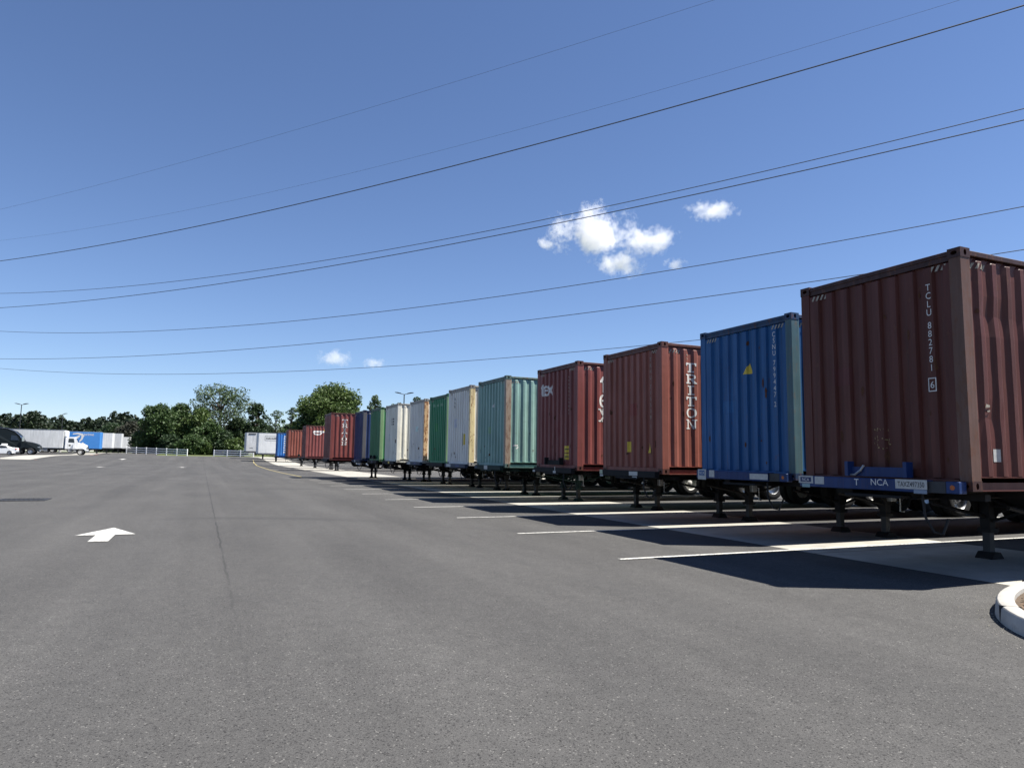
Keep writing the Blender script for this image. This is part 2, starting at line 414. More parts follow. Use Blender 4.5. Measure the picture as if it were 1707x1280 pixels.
# kerbed island, right
def island_outline(off):
    cx, cy, a, c_ = 9.6, 2.88, 3.5 - off, 2.25 - off
    P = [(26, cy + c_)]
    for i in range(41):
        t = math.pi/2 + math.pi*i/40; P.append((cx + a*math.cos(t), cy + c_*math.sin(t)))
    P.append((26, cy - c_)); return P
isl = empty('kerb_island', (0, 0, 0)); tag(isl, 'rounded pale concrete kerb island with mulch at the right edge', kind='structure')
prof = [(0.0, 0.0), (0.012, 0.12), (0.03, 0.143), (0.06, 0.152), (0.145, 0.152), (0.165, 0.140), (0.17, 0.06)]
b = MB(); rows = []
for off, z in prof:
    P = island_outline(off); n0 = len(b.v); b.v += [(x, y, z) for x, y in P]; rows.append((n0, len(P)))
for (A, n), (B, _) in zip(rows, rows[1:]):
    for i in range(n-1): b.f.append((A+i, A+i+1, B+i+1, B+i))
b.build('kerb', M['kerb'], isl, smooth=True)
for tj in (.60, .80):
    t_ = math.pi*tj; ca, sa = math.cos(t_), math.sin(t_)
    b = MB(); nx_, ny_ = ca*2.25, sa*3.5; ln = math.hypot(nx_, ny_); nx_, ny_ = nx_/ln, ny_/ln
    px_, py_ = 9.6 + 3.5*ca, 2.88 + 2.25*sa
    q = [(px_ + nx_*.003, py_ + ny_*.003), (px_ - nx_*.166, py_ - ny_*.166)]
    tx_, ty_ = -ny_*.0016, nx_*.0016
    b.prism([(q[0][0]-tx_, q[0][1]-ty_), (q[0][0]+tx_, q[0][1]+ty_), (q[1][0]+tx_, q[1][1]+ty_), (q[1][0]-tx_, q[1][1]-ty_)], 'z', .0, .1535); b.build('joint', M['steel_grey'], isl)
P = island_outline(0.169); b = MB()
b.poly([(x, y, 0.10) for x, y in P]); b.build('soil', M['soil'], isl)
b = MB()
for i in range(2600):
    x = 6.2 + random.random()**1.5*5; y = random.uniform(2.4, 5.0)
    if ((x-9.6)/3.28)**2 + ((y-2.88)/2.03)**2 > 1: continue
    a = random.uniform(0, 6.3); l = random.uniform(.015, .05); w = l*.35; z = .10 + random.uniform(.0, .03)
    c, s = math.cos(a), math.sin(a); tz = random.uniform(-.012, .012)
    b.quad((x-c*l+s*w, y-s*l-c*w, z-tz), (x+c*l+s*w, y+s*l-c*w, z+tz), (x+c*l-s*w, y+s*l+c*w, z+tz+.004), (x-c*l-s*w, y-s*l+c*w, z-tz+.004))
mo = b.build('mulch', plain('mulch_chip', (0.12, 0.08, 0.05), .9, var=.6, scale=30), isl); mo['kind'] = 'stuff'
b = MB()                                                         # grit and leaf litter swept against the kerb
for i in range(300):
    t = random.uniform(.50, 1.0)*math.pi; o = random.random()**2*.55
    x = 9.6 + (3.5+.02+o)*math.cos(t); y = 2.88 + (2.25+.02+o)*math.sin(t); l = random.uniform(.002, .006)
    b.box(x-l, x+l, y-l*.7, y+l*.7, 0.0, l*.9)
go = b.build('grit', plain('grit', (0.30, 0.28, 0.24), .9, var=.7, scale=60)); tag(go, 'scattered grit lying along the foot of the kerb', 'grit', kind='stuff')

# ------------------------------------------------------------------ lettering
_tc = {}
def text_mesh(s, size=1.0, shear=0.0, bold=0.0, sx=1.0):
    """flat 2-D mesh (x right, y up, centred on x, baseline 0) of a line of text"""
    key = (s, shear, bold)
    if key not in _tc:
        cu = bpy.data.curves.new('t', 'FONT'); cu.body = s; cu.align_x = 'CENTER'; cu.size = 1.0; cu.shear = shear; cu.offset = bold
        cu.resolution_u = 3
        o = bpy.data.objects.new('t', cu); COL.objects.link(o); bpy.context.view_layer.update()
        dg = bpy.context.evaluated_depsgraph_get(); me = bpy.data.meshes.new_from_object(o.evaluated_get(dg), depsgraph=dg)
        V = [(v.co.x, v.co.y) for v in me.vertices]; Fc = [tuple(p.vertices) for p in me.polygons]
        bpy.data.objects.remove(o); bpy.data.meshes.remove(me); _tc[key] = (V, Fc)
    V, Fc = _tc[key]
    return [(x*size*sx, y*size) for x, y in V], Fc
def stack_text(s, size, step, sx=1.0, bold=0.0):
    V = []; Fc = []; y = 0
    for ch in s:
        if ch == ' ': y -= step*0.55; continue
        v, f = text_mesh(ch, size, 0, bold, sx); n = len(V)
        V += [(a, c + y) for a, c in v]; Fc += [tuple(n+i for i in q) for q in f]; y -= step
    return V, Fc
def rects2d(rs):
    V = []; Fc = []
    for r_ in rs:
        n = len(V); V += list(r_); Fc.append(tuple(range(n, n+len(r_))))
    return V, Fc
def smudge(n, size, step, vertical=True, sx=.7):
    rs = []; q = random.Random(n*7 + int(size*1000))
    for k in range(n):
        a = size*sx*q.uniform(.3, .5); t0 = q.uniform(0, .3)*size; hh = size*q.uniform(.5, .75)
        cx, cy = (0, -k*step) if vertical else ((k-(n-1)/2)*step, 0)
        rs += [[(cx-a, cy+t0*.3), (cx+a*.2, cy+t0*.3), (cx+a*.3, cy+hh), (cx-a, cy+hh)], [(cx+a*.45, cy), (cx+a, cy), (cx+a, cy+hh*.7), (cx+a*.5, cy+hh*.6)]]
    return rects2d(rs)
def slab_letter(ch):
    """slab-serif capitals on a 1 x 1.12 cell, centred on x"""
    def bx(a, b_, c, d): return [(a, c), (b_, c), (b_, d), (a, d)]
    H = 1.12; o = []
    if ch == 'T': o = [bx(-.11,.11,.16,H-.16), bx(-.26,.26,0,.16), bx(-.46,.46,H-.16,H), bx(-.46,-.34,H-.36,H-.16), bx(.34,.46,H-.36,H-.16)]
    elif ch == 'I': o = [bx(-.11,.11,.15,H-.15), bx(-.27,.27,0,.15), bx(-.27,.27,H-.15,H)]
    elif ch == 'R':
        o = [bx(-.32,-.10,.15,H-.15), bx(-.46,.02,0,.15), bx(-.46,.10,H-.15,H), bx(-.10,.12,.48,.62)]
        arc = []; 
        for i in range(9):
            t = -math.pi/2 + math.pi*i/8
            arc.append((.10 + .30*math.cos(t), .80 + .32*math.sin(t), .10 + .13*math.cos(t), .80 + .17*math.sin(t)))
        for p, q in zip(arc, arc[1:]): o.append([(p[0],p[1]),(q[0],q[1]),(q[2],q[3]),(p[2],p[3])])
        o += [[(.02,.48),(.22,.48),(.40,.15),(.18,.15)], bx(.16,.50,0,.15)]
    elif ch == 'O':
        for i in range(24):
            t0, t1 = 2*math.pi*i/24, 2*math.pi*(i+1)/24
            o.append([(.46*math.cos(t0), .56+.57*math.sin(t0)), (.46*math.cos(t1), .56+.57*math.sin(t1)), (.26*math.cos(t1), .56+.43*math.sin(t1)), (.26*math.cos(t0), .56+.43*math.sin(t0))])
    elif ch == 'N':
        o = [bx(-.36,-.22,.13,H), bx(.22,.36,.0,H-.13), [(-.22,H),(-.02-.18,H),(.36,.0),(.14,.0)], bx(-.48,-.10,0,.13), bx(.08,.48,H-.13,H), bx(-.48,-.36,H-.13,H), ]
    elif ch == 't': o = [bx(-.10,.12,.06,1.1), bx(-.32,.30,.70,.82), bx(.12,.34,.0,.14), [(-.10,1.1),(-.10,.82),(-.3,.82)], [(-.1,.06),(.12,.06),(.34,.0),(.0,.0)]]
    elif ch == 'e':
        for i in range(20):
            t0, t1 = .05 + 5.5*i/20, .05 + 5.5*(i+1)/20
            f = lambda t, r_, s_: (r_*math.cos(t), .42 + s_*math.sin(t))
            o.append([f(t0,.40,.44), f(t1,.40,.44), f(t1,.20,.33), f(t0,.20,.33)])
        o.append(bx(-.24,.38,.38,.50))
    elif ch == 'x': o = [[(-.40,.82),(-.12,.82),(.40,0),(.12,0)], [(.22,.82),(.36,.82),(-.20,0),(-.34,0)], bx(-.48,-.04,.74,.83), bx(.10,.46,.74,.83), bx(-.46,-.10,0,.09), bx(.02,.48,0,.09)]
    return o
def slab_stack(word, size, step, sx=1.0):
    rs = []; y = 0
    for ch in word:
        for r_ in slab_letter(ch): rs.append([(a*size*sx, c*size + y) for a, c in r_])
        y -= step
    return rects2d(rs)

# ------------------------------------------------------------------ ISO containers
L, W, H = 12.192, 2.438, 2.896
ZB = 1.118
def side_profile():
    P = []; x = 0.19
    out_, in_ = 0.014, 0.050
    P.append((x, in_))
    while x + 0.278 < L - 0.20:
        P += [(x+.070, in_), (x+.138, out_), (x+.210, out_), (x+.278, in_)]; x += 0.278
    P.append((L-.19, in_)); return P
def front_profile():
    P = []; y = 0.135; out_, in_ = 0.016, 0.060
    P.append((y, out_))
    while y + 0.25 < W - 0.12:
        P += [(y+.100, out_), (y+.122, in_), (y+.226, in_), (y+.248, out_)]; y += 0.25
    P.append((W-.135, out_)); return P
SP, FP = side_profile(), front_profile()
def prof_at(P, u):
    for (a, da), (c, dc) in zip(P, P[1:]):
        if a <= u <= c: return da if c == a else da + (dc-da)*(u-a)/(c-a)
    return P[0][1] if u < P[0][0] else P[-1][1]

def corr_wall(P, z0, z1, rows, fn, jit, r_, dents=()):
    """corrugated sheet with end caps sloping into the rails"""
    b = MB(); zs = list(np.linspace(z0, z1, rows+1)); k = len(P)
    for j, z in enumerate(zs):
        for u, d in P:
            dd = d + (r_.uniform(-jit, jit) if 0 < j < rows else 0)
            for (u0, zc, ru, rz_, dep) in dents:
                q = ((u-u0)/ru)**2 + ((z-zc)/rz_)**2
                if q < 1: dd += dep*(1-q)
            if j in (0, rows): dd = max(q_[1] for q_ in P)
            b.v.append(fn(u, dd, z))
    for j in range(rows):
        for i in range(k-1): b.f.append((j*k+i, j*k+i+1, (j+1)*k+i+1, (j+1)*k+i))
    return b
rr = random.Random(3)
def rows_for(z0, z1): return 14
def wall_zs(b): return b
def make_side(near, dents=(), name='side_wall'):
    # explicit z rows: caps close to the rails
    fn = (lambda u, d, z: (u, d, z)) if near else (lambda u, d, z: (u, W-d, z))
    b = MB(); zs = [0.155, 0.175] + list(np.linspace(0.35, 2.60, 10)) + [2.755, 2.80]; k = len(SP)
    for j, z in enumerate(zs):
        for u, d in SP:
            dd = d
            if j in (0, len(zs)-1): dd = 0.052
            else:
                dd += rr.uniform(-.0025, .0025)
                for (u0, zc, ru, rz_, dep) in dents:
                    q = ((u-u0)/ru)**2 + ((z-zc)/rz_)**2
                    if q < 1: dd += dep*(1-q)
            b.v.append(fn(u, dd, z))
    for j in range(len(zs)-1):
        for i in range(k-1): b.f.append((j*k+i, j*k+i+1, (j+1)*k+i+1, (j+1)*k+i))
    return b.mesh(name)
def make_front(name='front_wall'):
    b = MB(); zs = [0.13, 0.145] + list(np.linspace(0.4, 2.5, 8)) + [2.735, 2.765]; k = len(FP)
    for j, z in enumerate(zs):
        for u, d in FP:
            dd = 0.060 if j in (0, len(zs)-1) else d + rr.uniform(-.0025, .0025)
            b.v.append((dd, u, z))
    for j in range(len(zs)-1):
        for i in range(k-1): b.f.append((j*k+i, j*k+i+1, (j+1)*k+i+1, (j+1)*k+i))
    return b.mesh(name)

def oval_plate(b, o, eu, ev, nu, nv, hc, hr, depth_dir, depth):
    """rectangular plate nu x nv at o with an oval hole (recess)"""
    o, eu, ev, dd = Vector(o), Vector(eu), Vector(ev), Vector(depth_dir)*depth
    n = 16; inn = []; out = []
    for i in range(n):
        t = 2*math.pi*(i+.5)/n; c, s = math.cos(t), math.sin(t)
        inn.append((hc[0]+hr[0]*c, hc[1]+hr[1]*s))
        k = min((nu-hc[0] if c > 0 else hc[0])/max(abs(c), 1e-6), (nv-hc[1] if s > 0 else hc[1])/max(abs(s), 1e-6))
        out.append([hc[0]+k*c, hc[1]+k*s])
    cor = [(0,0),(nu,0),(nu,nv),(0,nv)]
    for cx, cy in cor:                                   # snap nearest ring points to the corners
        i = min(range(n), key=lambda q: (out[q][0]-cx)**2 + (out[q][1]-cy)**2); out[i] = [cx, cy]
    P = lambda p, e=0: tuple(o + eu*p[0] + ev*p[1] + dd*e)
    for i in range(n):
        j = (i+1) % n
        b.quad(P(out[i]), P(out[j]), P(inn[j]), P(inn[i])); b.quad(P(inn[i]), P(inn[j]), P(inn[j], 1), P(inn[i], 1))
    b.poly([P(p, 1) for p in inn])
def make_casting(ix, iy, iz):
    b = MB(); cx, cy, cz = .178, .162, .118
    x0, x1 = (0, cx) if ix == 0 else (L-cx, L); y0, y1 = (0, cy) if iy == 0 else (W-cy, W); z0, z1 = (0, cz) if iz == 0 else (H-cz, H)
    xo, xi = (x0, x1) if ix == 0 else (x1, x0); yo, yi = (y0, y1) if iy == 0 else (y1, y0); zo, zi = (z0, z1) if iz == 0 else (z1, z0)
    sx, sy, sz = (1 if ix == 0 else -1), (1 if iy == 0 else -1), (1 if iz == 0 else -1)
    oval_plate(b, (xo, y0, z0), (0,1,0), (0,0,1), cy, cz, (cy/2, cz/2), (.040, .026), (sx,0,0), .07)
    oval_plate(b, (x0, yo, z0), (1,0,0), (0,0,1), cx, cz, (cx/2, cz/2), (.026, .040), (0,sy,0), .07)
    b.quad((x0,y0,zo),(x1,y0,zo),(x1,y1,zo),(x0,y1,zo)); b.quad((x0,y0,zi),(x1,y0,zi),(x1,y1,zi),(x0,y1,zi))
    b.quad((xi,y0,z0),(xi,y1,z0),(xi,y1,z1),(xi,y0,z1)); b.quad((x0,yi,z0),(x1,yi,z0),(x1,yi,z1),(x0,yi,z1))
    return b.mesh('corner_casting', fix=False)
CM = {}
CM['near'] = make_side(True); CM['far'] = make_side(False); CM['front'] = make_front()
CM['near_dent'] = make_side(True, dents=[(0.55, 2.1, .35, .2, .010), (0.9, 2.07, .8, .15, .008), (0.45, .85, .22, .3, .016)])
for ix in (0, 1):
    for iy in (0, 1):
        for iz in (0, 1): CM['cast', ix, iy, iz] = make_casting(ix, iy, iz)
def post_mesh(ix, iy):
    o = [(0.006, 0.006), (0.006, 0.150), (0.040, 0.150), (0.050, 0.135), (0.160, 0.060), (0.190, 0.056), (0.190, 0.018), (0.165, 0.006)]
    P = [(x if ix == 0 else L-x, y if iy == 0 else W-y) for x, y in o]
    return MB().prism(P, 'z', .118, H-.118).mesh('corner_post')
for ix in (0, 1):
    for iy in (0, 1): CM['post', ix, iy] = post_mesh(ix, iy)
CM['top_near'] = MB().box(.178, L-.178, .010, .070, H-.086, H-.022, .006).mesh('top_rail')
CM['top_far'] = MB().box(.178, L-.178, W-.070, W-.010, H-.086, H-.022, .006).mesh('top_rail')
def brail(near):
    o = [(.014, .158), (.060, .158), (.060, .012), (.018, .012), (.018, .0), (.066, .0), (.066, .166), (.014, .166)]
    return MB().prism([(y if near else W-y, z) for y, z in o], 'x', .178, L-.178).mesh('bottom_rail')
CM['bot_near'] = brail(True); CM['bot_far'] = brail(False)
b = MB(); b.box(.012, .10, .162, W-.162, H-.075, H-.018, .006); b.box(.022, .06, .162, W-.162, H-.135, H-.0755); CM['header'] = b.mesh('front_header')
CM['sill'] = MB().box(.012, .10, .162, W-.162, .008, .135, .004).mesh('front_sill')
CM['roof'] = MB().box(.10, L-.05, .06, W-.06, H-.05, H-.034).mesh('roof')
CM['floor'] = MB().box(.10, L-.05, .06, W-.06, .10, .15).mesh('floor')
def door_mesh(k):
    b = MB(); y0, y1 = (.16, W/2-.008) if k == 0 else (W/2+.008, W-.16)
    b.box(L-.06, L-.02, y0, y1, .13, H-.13)
    for q in range(5): b.box(L-.021, L-.008, y0+.08, y1-.08, .25+q*.5, .25+q*.5+.28)
    for q in (.25, .75): b.tube([(L+.012, y0+(y1-y0)*q, .14), (L+.012, y0+(y1-y0)*q, H-.14)], .018, 6)
    return b.mesh('door')
CM['door0'] = door_mesh(0); CM['door1'] = door_mesh(1)

_lift = [0]
def decal(parent, name, VF, face, u, z, mat, lift=0.003, flat=None):
    """lay a flat 2-D mesh on a corrugated wall so that it follows the ribs. face: 'front' | 'side'"""
    V, Fc = VF; P = FP if face == 'front' else SP
    _lift[0] = (_lift[0] + 1) % 12; lift = lift + _lift[0]*.00025      # no two stickers share a plane
    bm = bmesh.new(); vs = []
    for a, c in V:
        uu = (u - a) if face == 'front' else (u + a)
        vs.append(bm.verts.new((uu, c + z, 0)))
    for f in Fc:
        try: bm.faces.new([vs[i] for i in f])
        except ValueError: pass
    us = [v.co.x for v in bm.verts]; lo, hi = min(us), max(us)
    for pu, _ in P:
        if lo < pu < hi: bmesh.ops.bisect_plane(bm, geom=bm.verts[:]+bm.edges[:]+bm.faces[:], plane_co=(pu,0,0), plane_no=(1,0,0))
    for v in bm.verts:
        d = (prof_at(P, v.co.x) if flat is None else flat) - lift
        v.co = (d, v.co.x, v.co.y) if face == 'front' else (v.co.x, d, v.co.y)
    me = bpy.data.meshes.new(name); bm.to_mesh(me); bm.free()
    return place(name, me, mat, parent)

def hazard(parent, mat):
    """short slanted warning bars below the top corners"""
    for face, u0, sg in (('front', .20, 1), ('front', W-.20, -1), ('side', .22, 1)):
        rs = []
        for k in range(4):
            a = k*.075; rs.append([(a, -.07), (a+.034, -.07), (a+.074, 0), (a+.040, 0)])
        if face == 'front': rs = [[(x - .15, z) for x, z in r_] for r_ in rs]
        V, Fc = rects2d(rs)
        decal(parent, 'warning_stripe', (V, Fc), face, u0 + (.14*sg if face == 'front' else 0), H-.16, mat, lift=.004, flat=(.020 if face == 'front' else None))

_gr = {}
def grimy(mat):
    """soot-stained version of a paint for the rails and castings that collect the dirt"""
    if mat.name not in _gr: _gr[mat.name] = paint(mat.name + '_rail', tuple(c*.42 + .006 for c in PC[mat.name]), .55, .3, chip=(.54, .62), dirt=.6)
    return _gr[mat.name]
def container(x, y, col, label, post=None, cast=None, dent=False, name='shipping_container', hz=True, group='shipping containers parked in the row', z=ZB, mats=None):
    root = empty(name, (x, y, z + float(gz(x+3, y)))); tag(root, label, 'container', group)
    post = post or col; grime = grimy(col); cast = cast or grime
    place('front_wall', CM['front'], col, root)
    place('side_wall', CM['near_dent' if dent else 'near'], col, root); place('side_wall', CM['far'], col, root)
    for k in ('roof', 'floor'): place(k, CM[k], col, root)
    place('front_header', CM['header'], grime, root); place('front_sill', CM['sill'], col, root)
    for k in ('top_near', 'top_far'): place('top_rail', CM[k], grime, root)
    for k in ('bot_near', 'bot_far'): place('bottom_rail', CM[k], col, root)
    for ix in (0, 1):
        for iy in (0, 1):
            place('corner_post', CM['post', ix, iy], post if (ix, iy) == (0, 0) else col, root)
            for iz in (0, 1): place('corner_casting', CM['cast', ix, iy, iz], cast, root)
    place('door', CM['door0'], col, root); place('door', CM['door1'], col, root)
    if hz: hazard(root, M['hazard'])
    return root
M['hazard'] = plain('hazard_faded', (0.30, 0.27, 0.22), .7, var=.5, scale=25)

BROWN = paint('container_brown', (0.088, 0.021, 0.014), 0.4, 0.2)
BROWN2 = paint('container_red_brown', (0.215, 0.062, 0.042), 0.3, 0.4)
BROWN3 = paint('container_maroon', (0.175, 0.043, 0.039), 0.28, 0.35)
POST1 = paint('weathered_post', (0.105, 0.052, 0.036), 0.6, 0.5, chip=(.5, .62))
BLUE = paint('container_blue', (0.008, 0.082, 0.23), 0.22, 0.3)
POST2 = paint('weathered_teal_post', (0.045, 0.10, 0.12), 0.5, 0.6, chip=(.55, .66), rustcol=(.14, .10, .07))
TEAL = paint('container_teal', (0.18, 0.31, 0.275), 0.2, 0.4)
POST5 = paint('weathered_tan_post', (0.26, 0.20, 0.15), 0.5, 0.4, chip=(.5, .6))
CREAM = paint('container_grey_white', (0.66, 0.635, 0.585), 0.16, 0.2, dirt=0.28)
CREAM2 = paint('container_cream', (0.66, 0.64, 0.55), 0.14, 0.3, dirt=0.3)
POST6 = paint('rusty_cream_post', (0.62, 0.50, 0.26), 0.8, 0.4, chip=(.55, .6), rustcol=(.20, .07, .03))
POST8 = paint('rusty_orange_post', (0.55, 0.36, 0.19), 0.9, 0.4, chip=(.5, .56), rustcol=(.20, .06, .02))
GREEN = paint('container_green', (0.012, 0.19, 0.078), 0.15, 0.3)
GREEN2 = paint('container_grass_green', (0.035, 0.17, 0.07), 0.12, 0.3)
GREENP = paint('pale_green_post', (0.17, 0.29, 0.14), 0.3, 0.4)
NAVY = paint('container_navy', (0.014, 0.035, 0.12), 0.15, 0.3)
NAVYP = paint('navy_post', (0.09, 0.09, 0.10), 0.5, 0.4)
BLUE2 = paint('container_sky_blue', (0.02, 0.14, 0.42), 0.12, 0.3)
LW = M['letter_white']

def plate2d(w, h): return rects2d([[(-w/2, -h/2), (w/2, -h/2), (w/2, h/2), (-w/2, h/2)]])
def tri2d(w, h): return rects2d([[(-w/2, 0), (w/2, 0), (w*.16, h)]])

pos = [(8.136, 5.272), (9.240, 8.973), (9.088, 12.519), (9.001, 16.106), (8.684, 20.140), (8.739, 23.500), (9.128, 27.235), (9.077, 30.275),
       (8.713, 33.590), (8.654, 36.917), (8.387, 40.000), (7.132, 43.430), (8.40, 64.0), (8.25, 76.3), (8.35, 88.3)]
c = container(*pos[0], BROWN, 'brown corrugated container nearest the kerb island, numbered in white', POST1, dent=True)
decal(c, 'lettering', stack_text('TCLU 882781', .118, .105, .88), 'front', .434, 2.45, LW)
decal(c, 'lettering', text_mesh('6', .118), 'front', .434, 1.235, LW)
fr = .052
decal(c, 'check_digit_frame', rects2d([[(-fr,-.03),(fr,-.03),(fr,-.018),(-fr,-.018)], [(-fr,.128),(fr,.128),(fr,.14),(-fr,.14)], [(-fr,-.018),(-fr+.012,-.018),(-fr+.012,.128),(-fr,.128)], [(fr-.012,-.018),(fr,-.018),(fr,.128),(fr-.012,.128)]]), 'front', .434, 1.222, LW)
# remnants of a peeled-off label
rs = []
for k in range(26):
    a, q = random.uniform(-.11, .11), random.uniform(-.15, .15); w = random.uniform(.004, .03); h_ = random.uniform(.004, .02)
    if abs(q) < .11 and random.random() < .5: a = random.choice((-.10, -.03, .10)); w = .006; h_ = .03
    rs.append([(a, q), (a+w, q), (a+w*.8, q+h_), (a, q+h_)])
lr = decal(c, 'label_remnant', rects2d(rs), 'front', 1.20, .62, plain('old_glue', (.34, .25, .12), .8, var=.4, scale=40)); lr['kind'] = 'stuff'
decal(c, 'sticker', plate2d(.10, .15), 'side', .53, .42, M['plate_white'])
decal(c, 'scrape', rects2d([[(-.06, 0), (.05, .012), (.06, .03), (-.04, .045)], [(-.02, -.05), (.05, -.04), (.04, -.02), (-.03, -.035)]]), 'side', .38, .98, M['hazard'])

c = container(*pos[1], BLUE, 'bright blue corrugated container with a yellow triangle warning sign', POST2)
decal(c, 'lettering', stack_text('CSNU 799447 2', .128, .113, .88), 'front', .434, 2.53, LW)
decal(c, 'warning_triangle', tri2d(.22, .20), 'front', 1.12, 1.93, M['decal_yellow'])
c = container(*pos[2], BROWN2, 'red-brown container with tall white lettering down its side, beside the blue one', None)
decal(c, 'lettering', stack_text('TRHU 715538 1', .12, .135, .85), 'front', .434, 2.50, M['hazard'])
decal(c, 'warning_plate', plate2d(.17, .24), 'front', 1.30, .60, M['decal_yellow'])
decal(c, 'warning_triangle', tri2d(.18, .24), 'front', .52, .46, M['decal_yellow'])
decal(c, 'lettering', slab_stack('TRITON', .19, .252, 1.62), 'side', .80, 2.255, LW)
decal(c, 'small_lettering', smudge(2, .07, .08), 'side', .70, 2.62, M['hazard'])
c = container(*pos[3], BROWN3, 'maroon container with white lowercase lettering on its front wall', None)
V1, F1 = text_mesh('tex', .62, 0, .012, .85)
decal(c, 'lettering', (V1, F1), 'front', 1.86, 2.10, LW)
decal(c, 'warning_plate', plate2d(.26, .18), 'front', .62, .56, M['decal_yellow'])
decal(c, 'warning_plate', plate2d(.26, .16), 'front', .62, .36, M['decal_yellow'])
decal(c, 'plate_print', plate2d(.18, .03), 'front', .62, .56, M['letter_dark'], lift=.006); decal(c, 'plate_print', plate2d(.18, .03), 'front', .62, .36, M['letter_dark'], lift=.006)
decal(c, 'lettering', slab_stack('tex', .42, .38), 'side', .84, 2.06, LW)
decal(c, 'small_lettering', smudge(11, .075, .10), 'front', .58, 2.5, M['hazard'])
c = container(*pos[4], TEAL, 'pale teal container with a rusty tan corner post', POST5)
decal(c, 'warning_triangle', tri2d(.14, .16), 'front', 1.10, 1.95, LW)
decal(c, 'scrape', rects2d([[(-.10, 0), (.10, .02), (.08, .05), (-.06, .06)], [(.02, -.09), (.12, -.02), (.10, .0), (.0, -.06)]]), 'side', .36, .66, LW)
c = container(*pos[5], CREAM, 'off-white container with a yellowed rusty corner post, beside the teal one', POST6)
decal(c, 'lettering', smudge(3, .16, .15), 'front', 1.70, 2.45, M['letter_dark'])
decal(c, 'lettering', smudge(4, .11, .11), 'front', .78, 2.45, M['letter_dark'])
decal(c, 'warning_plate', plate2d(.13, .46), 'front', .80, .95, plain('label_brown', (.20, .17, .08), .6))
decal(c, 'warning_plate', plate2d(.08, .40), 'front', .64, .95, M['decal_yellow'])
c = container(*pos[6], GREEN, 'dark green container squeezed between two off-white ones', GREENP)
decal(c, 'lettering', smudge(9, .20, .17, False), 'front', 1.2, 2.42, plain('letter_faded', (.20, .36, .24), .6))
c = container(*pos[7], CREAM, 'off-white container with a rusty orange corner post', POST8)
decal(c, 'scrape', rects2d([[(-.02, 0), (.02, 0), (.015, .9), (-.015, .9)], [(.2, -.3), (.26, -.3), (.25, .5), (.21, .5)]]), 'front', 1.3, .9, M['hazard'])
c = container(*pos[8], CREAM2, 'cream container with bold corner warning stripes, in front of the lamp post', CREAM2)
decal(c, 'lettering', rects2d([[(x0, z0), (x0+.05, z0), (x0+.05, z0+.07), (x0, z0+.07)] for z0 in (0, .13, .26) for x0 in (-.22, -.12, -.02, .12, .2)]), 'front', 1.1, 1.85, M['letter_dark'])
c = container(*pos[9], GREEN2, 'grass green container with a pale green corner post', GREENP)
c = container(*pos[10], NAVY, 'navy blue container with a dull grey corner post', NAVYP)
c = container(*pos[11], BROWN3, 'maroon container with white side lettering before the gap in the row', None)
decal(c, 'lettering', slab_stack('TRITON', .20, .272, 1.75), 'side', .85, 2.27, LW)
c = container(*pos[12], BROWN3, 'dark red container with a white and yellow emblem high on its side', None)
sw = []
for i in range(12):
    t0, t1 = math.pi*(1.02+i*.08), math.pi*(1.02+(i+1)*.08)
    sw.append([(-.35+.38*math.cos(t0), .22*math.sin(t0)), (-.35+.38*math.cos(t1), .22*math.sin(t1)), (-.35+.30*math.cos(t1), .10*math.sin(t1)), (-.35+.30*math.cos(t0), .10*math.sin(t0))])
sw += [[(-.78, .02), (-.1, .02), (.1, .18), (-.70, .18)], [(-.1, -.02), (.45, .06), (.4, .22), (-.1, .12)]]
decal(c, 'emblem', rects2d(sw), 'side', 1.35, 2.25, LW)
rg = []
for i in range(16):
    t0, t1 = 2*math.pi*i/16, 2*math.pi*(i+1)/16
    rg.append([(.28*math.cos(t0), .26*math.sin(t0)), (.28*math.cos(t1), .26*math.sin(t1)), (.18*math.cos(t1), .16*math.sin(t1)), (.18*math.cos(t0), .16*math.sin(t0))])
decal(c, 'emblem', rects2d(rg), 'side', 1.82, 2.46, M['decal_yellow'], lift=.006)
c = container(*pos[13], BROWN2, 'plain rusty red container behind the empty chassis', None)
c = container(*pos[14], BLUE2, 'bright blue container beside the white trailer at the far end', None)
decal(c, 'lettering', rects2d([[(-.10, -k*.27), (.10, -k*.27), (.10 - (k % 2)*.05, .17-k*.27), (-.10 + ((k+1) % 2)*.04, .17-k*.27)] for k in range(8)]), 'side', .80, 2.35, LW)

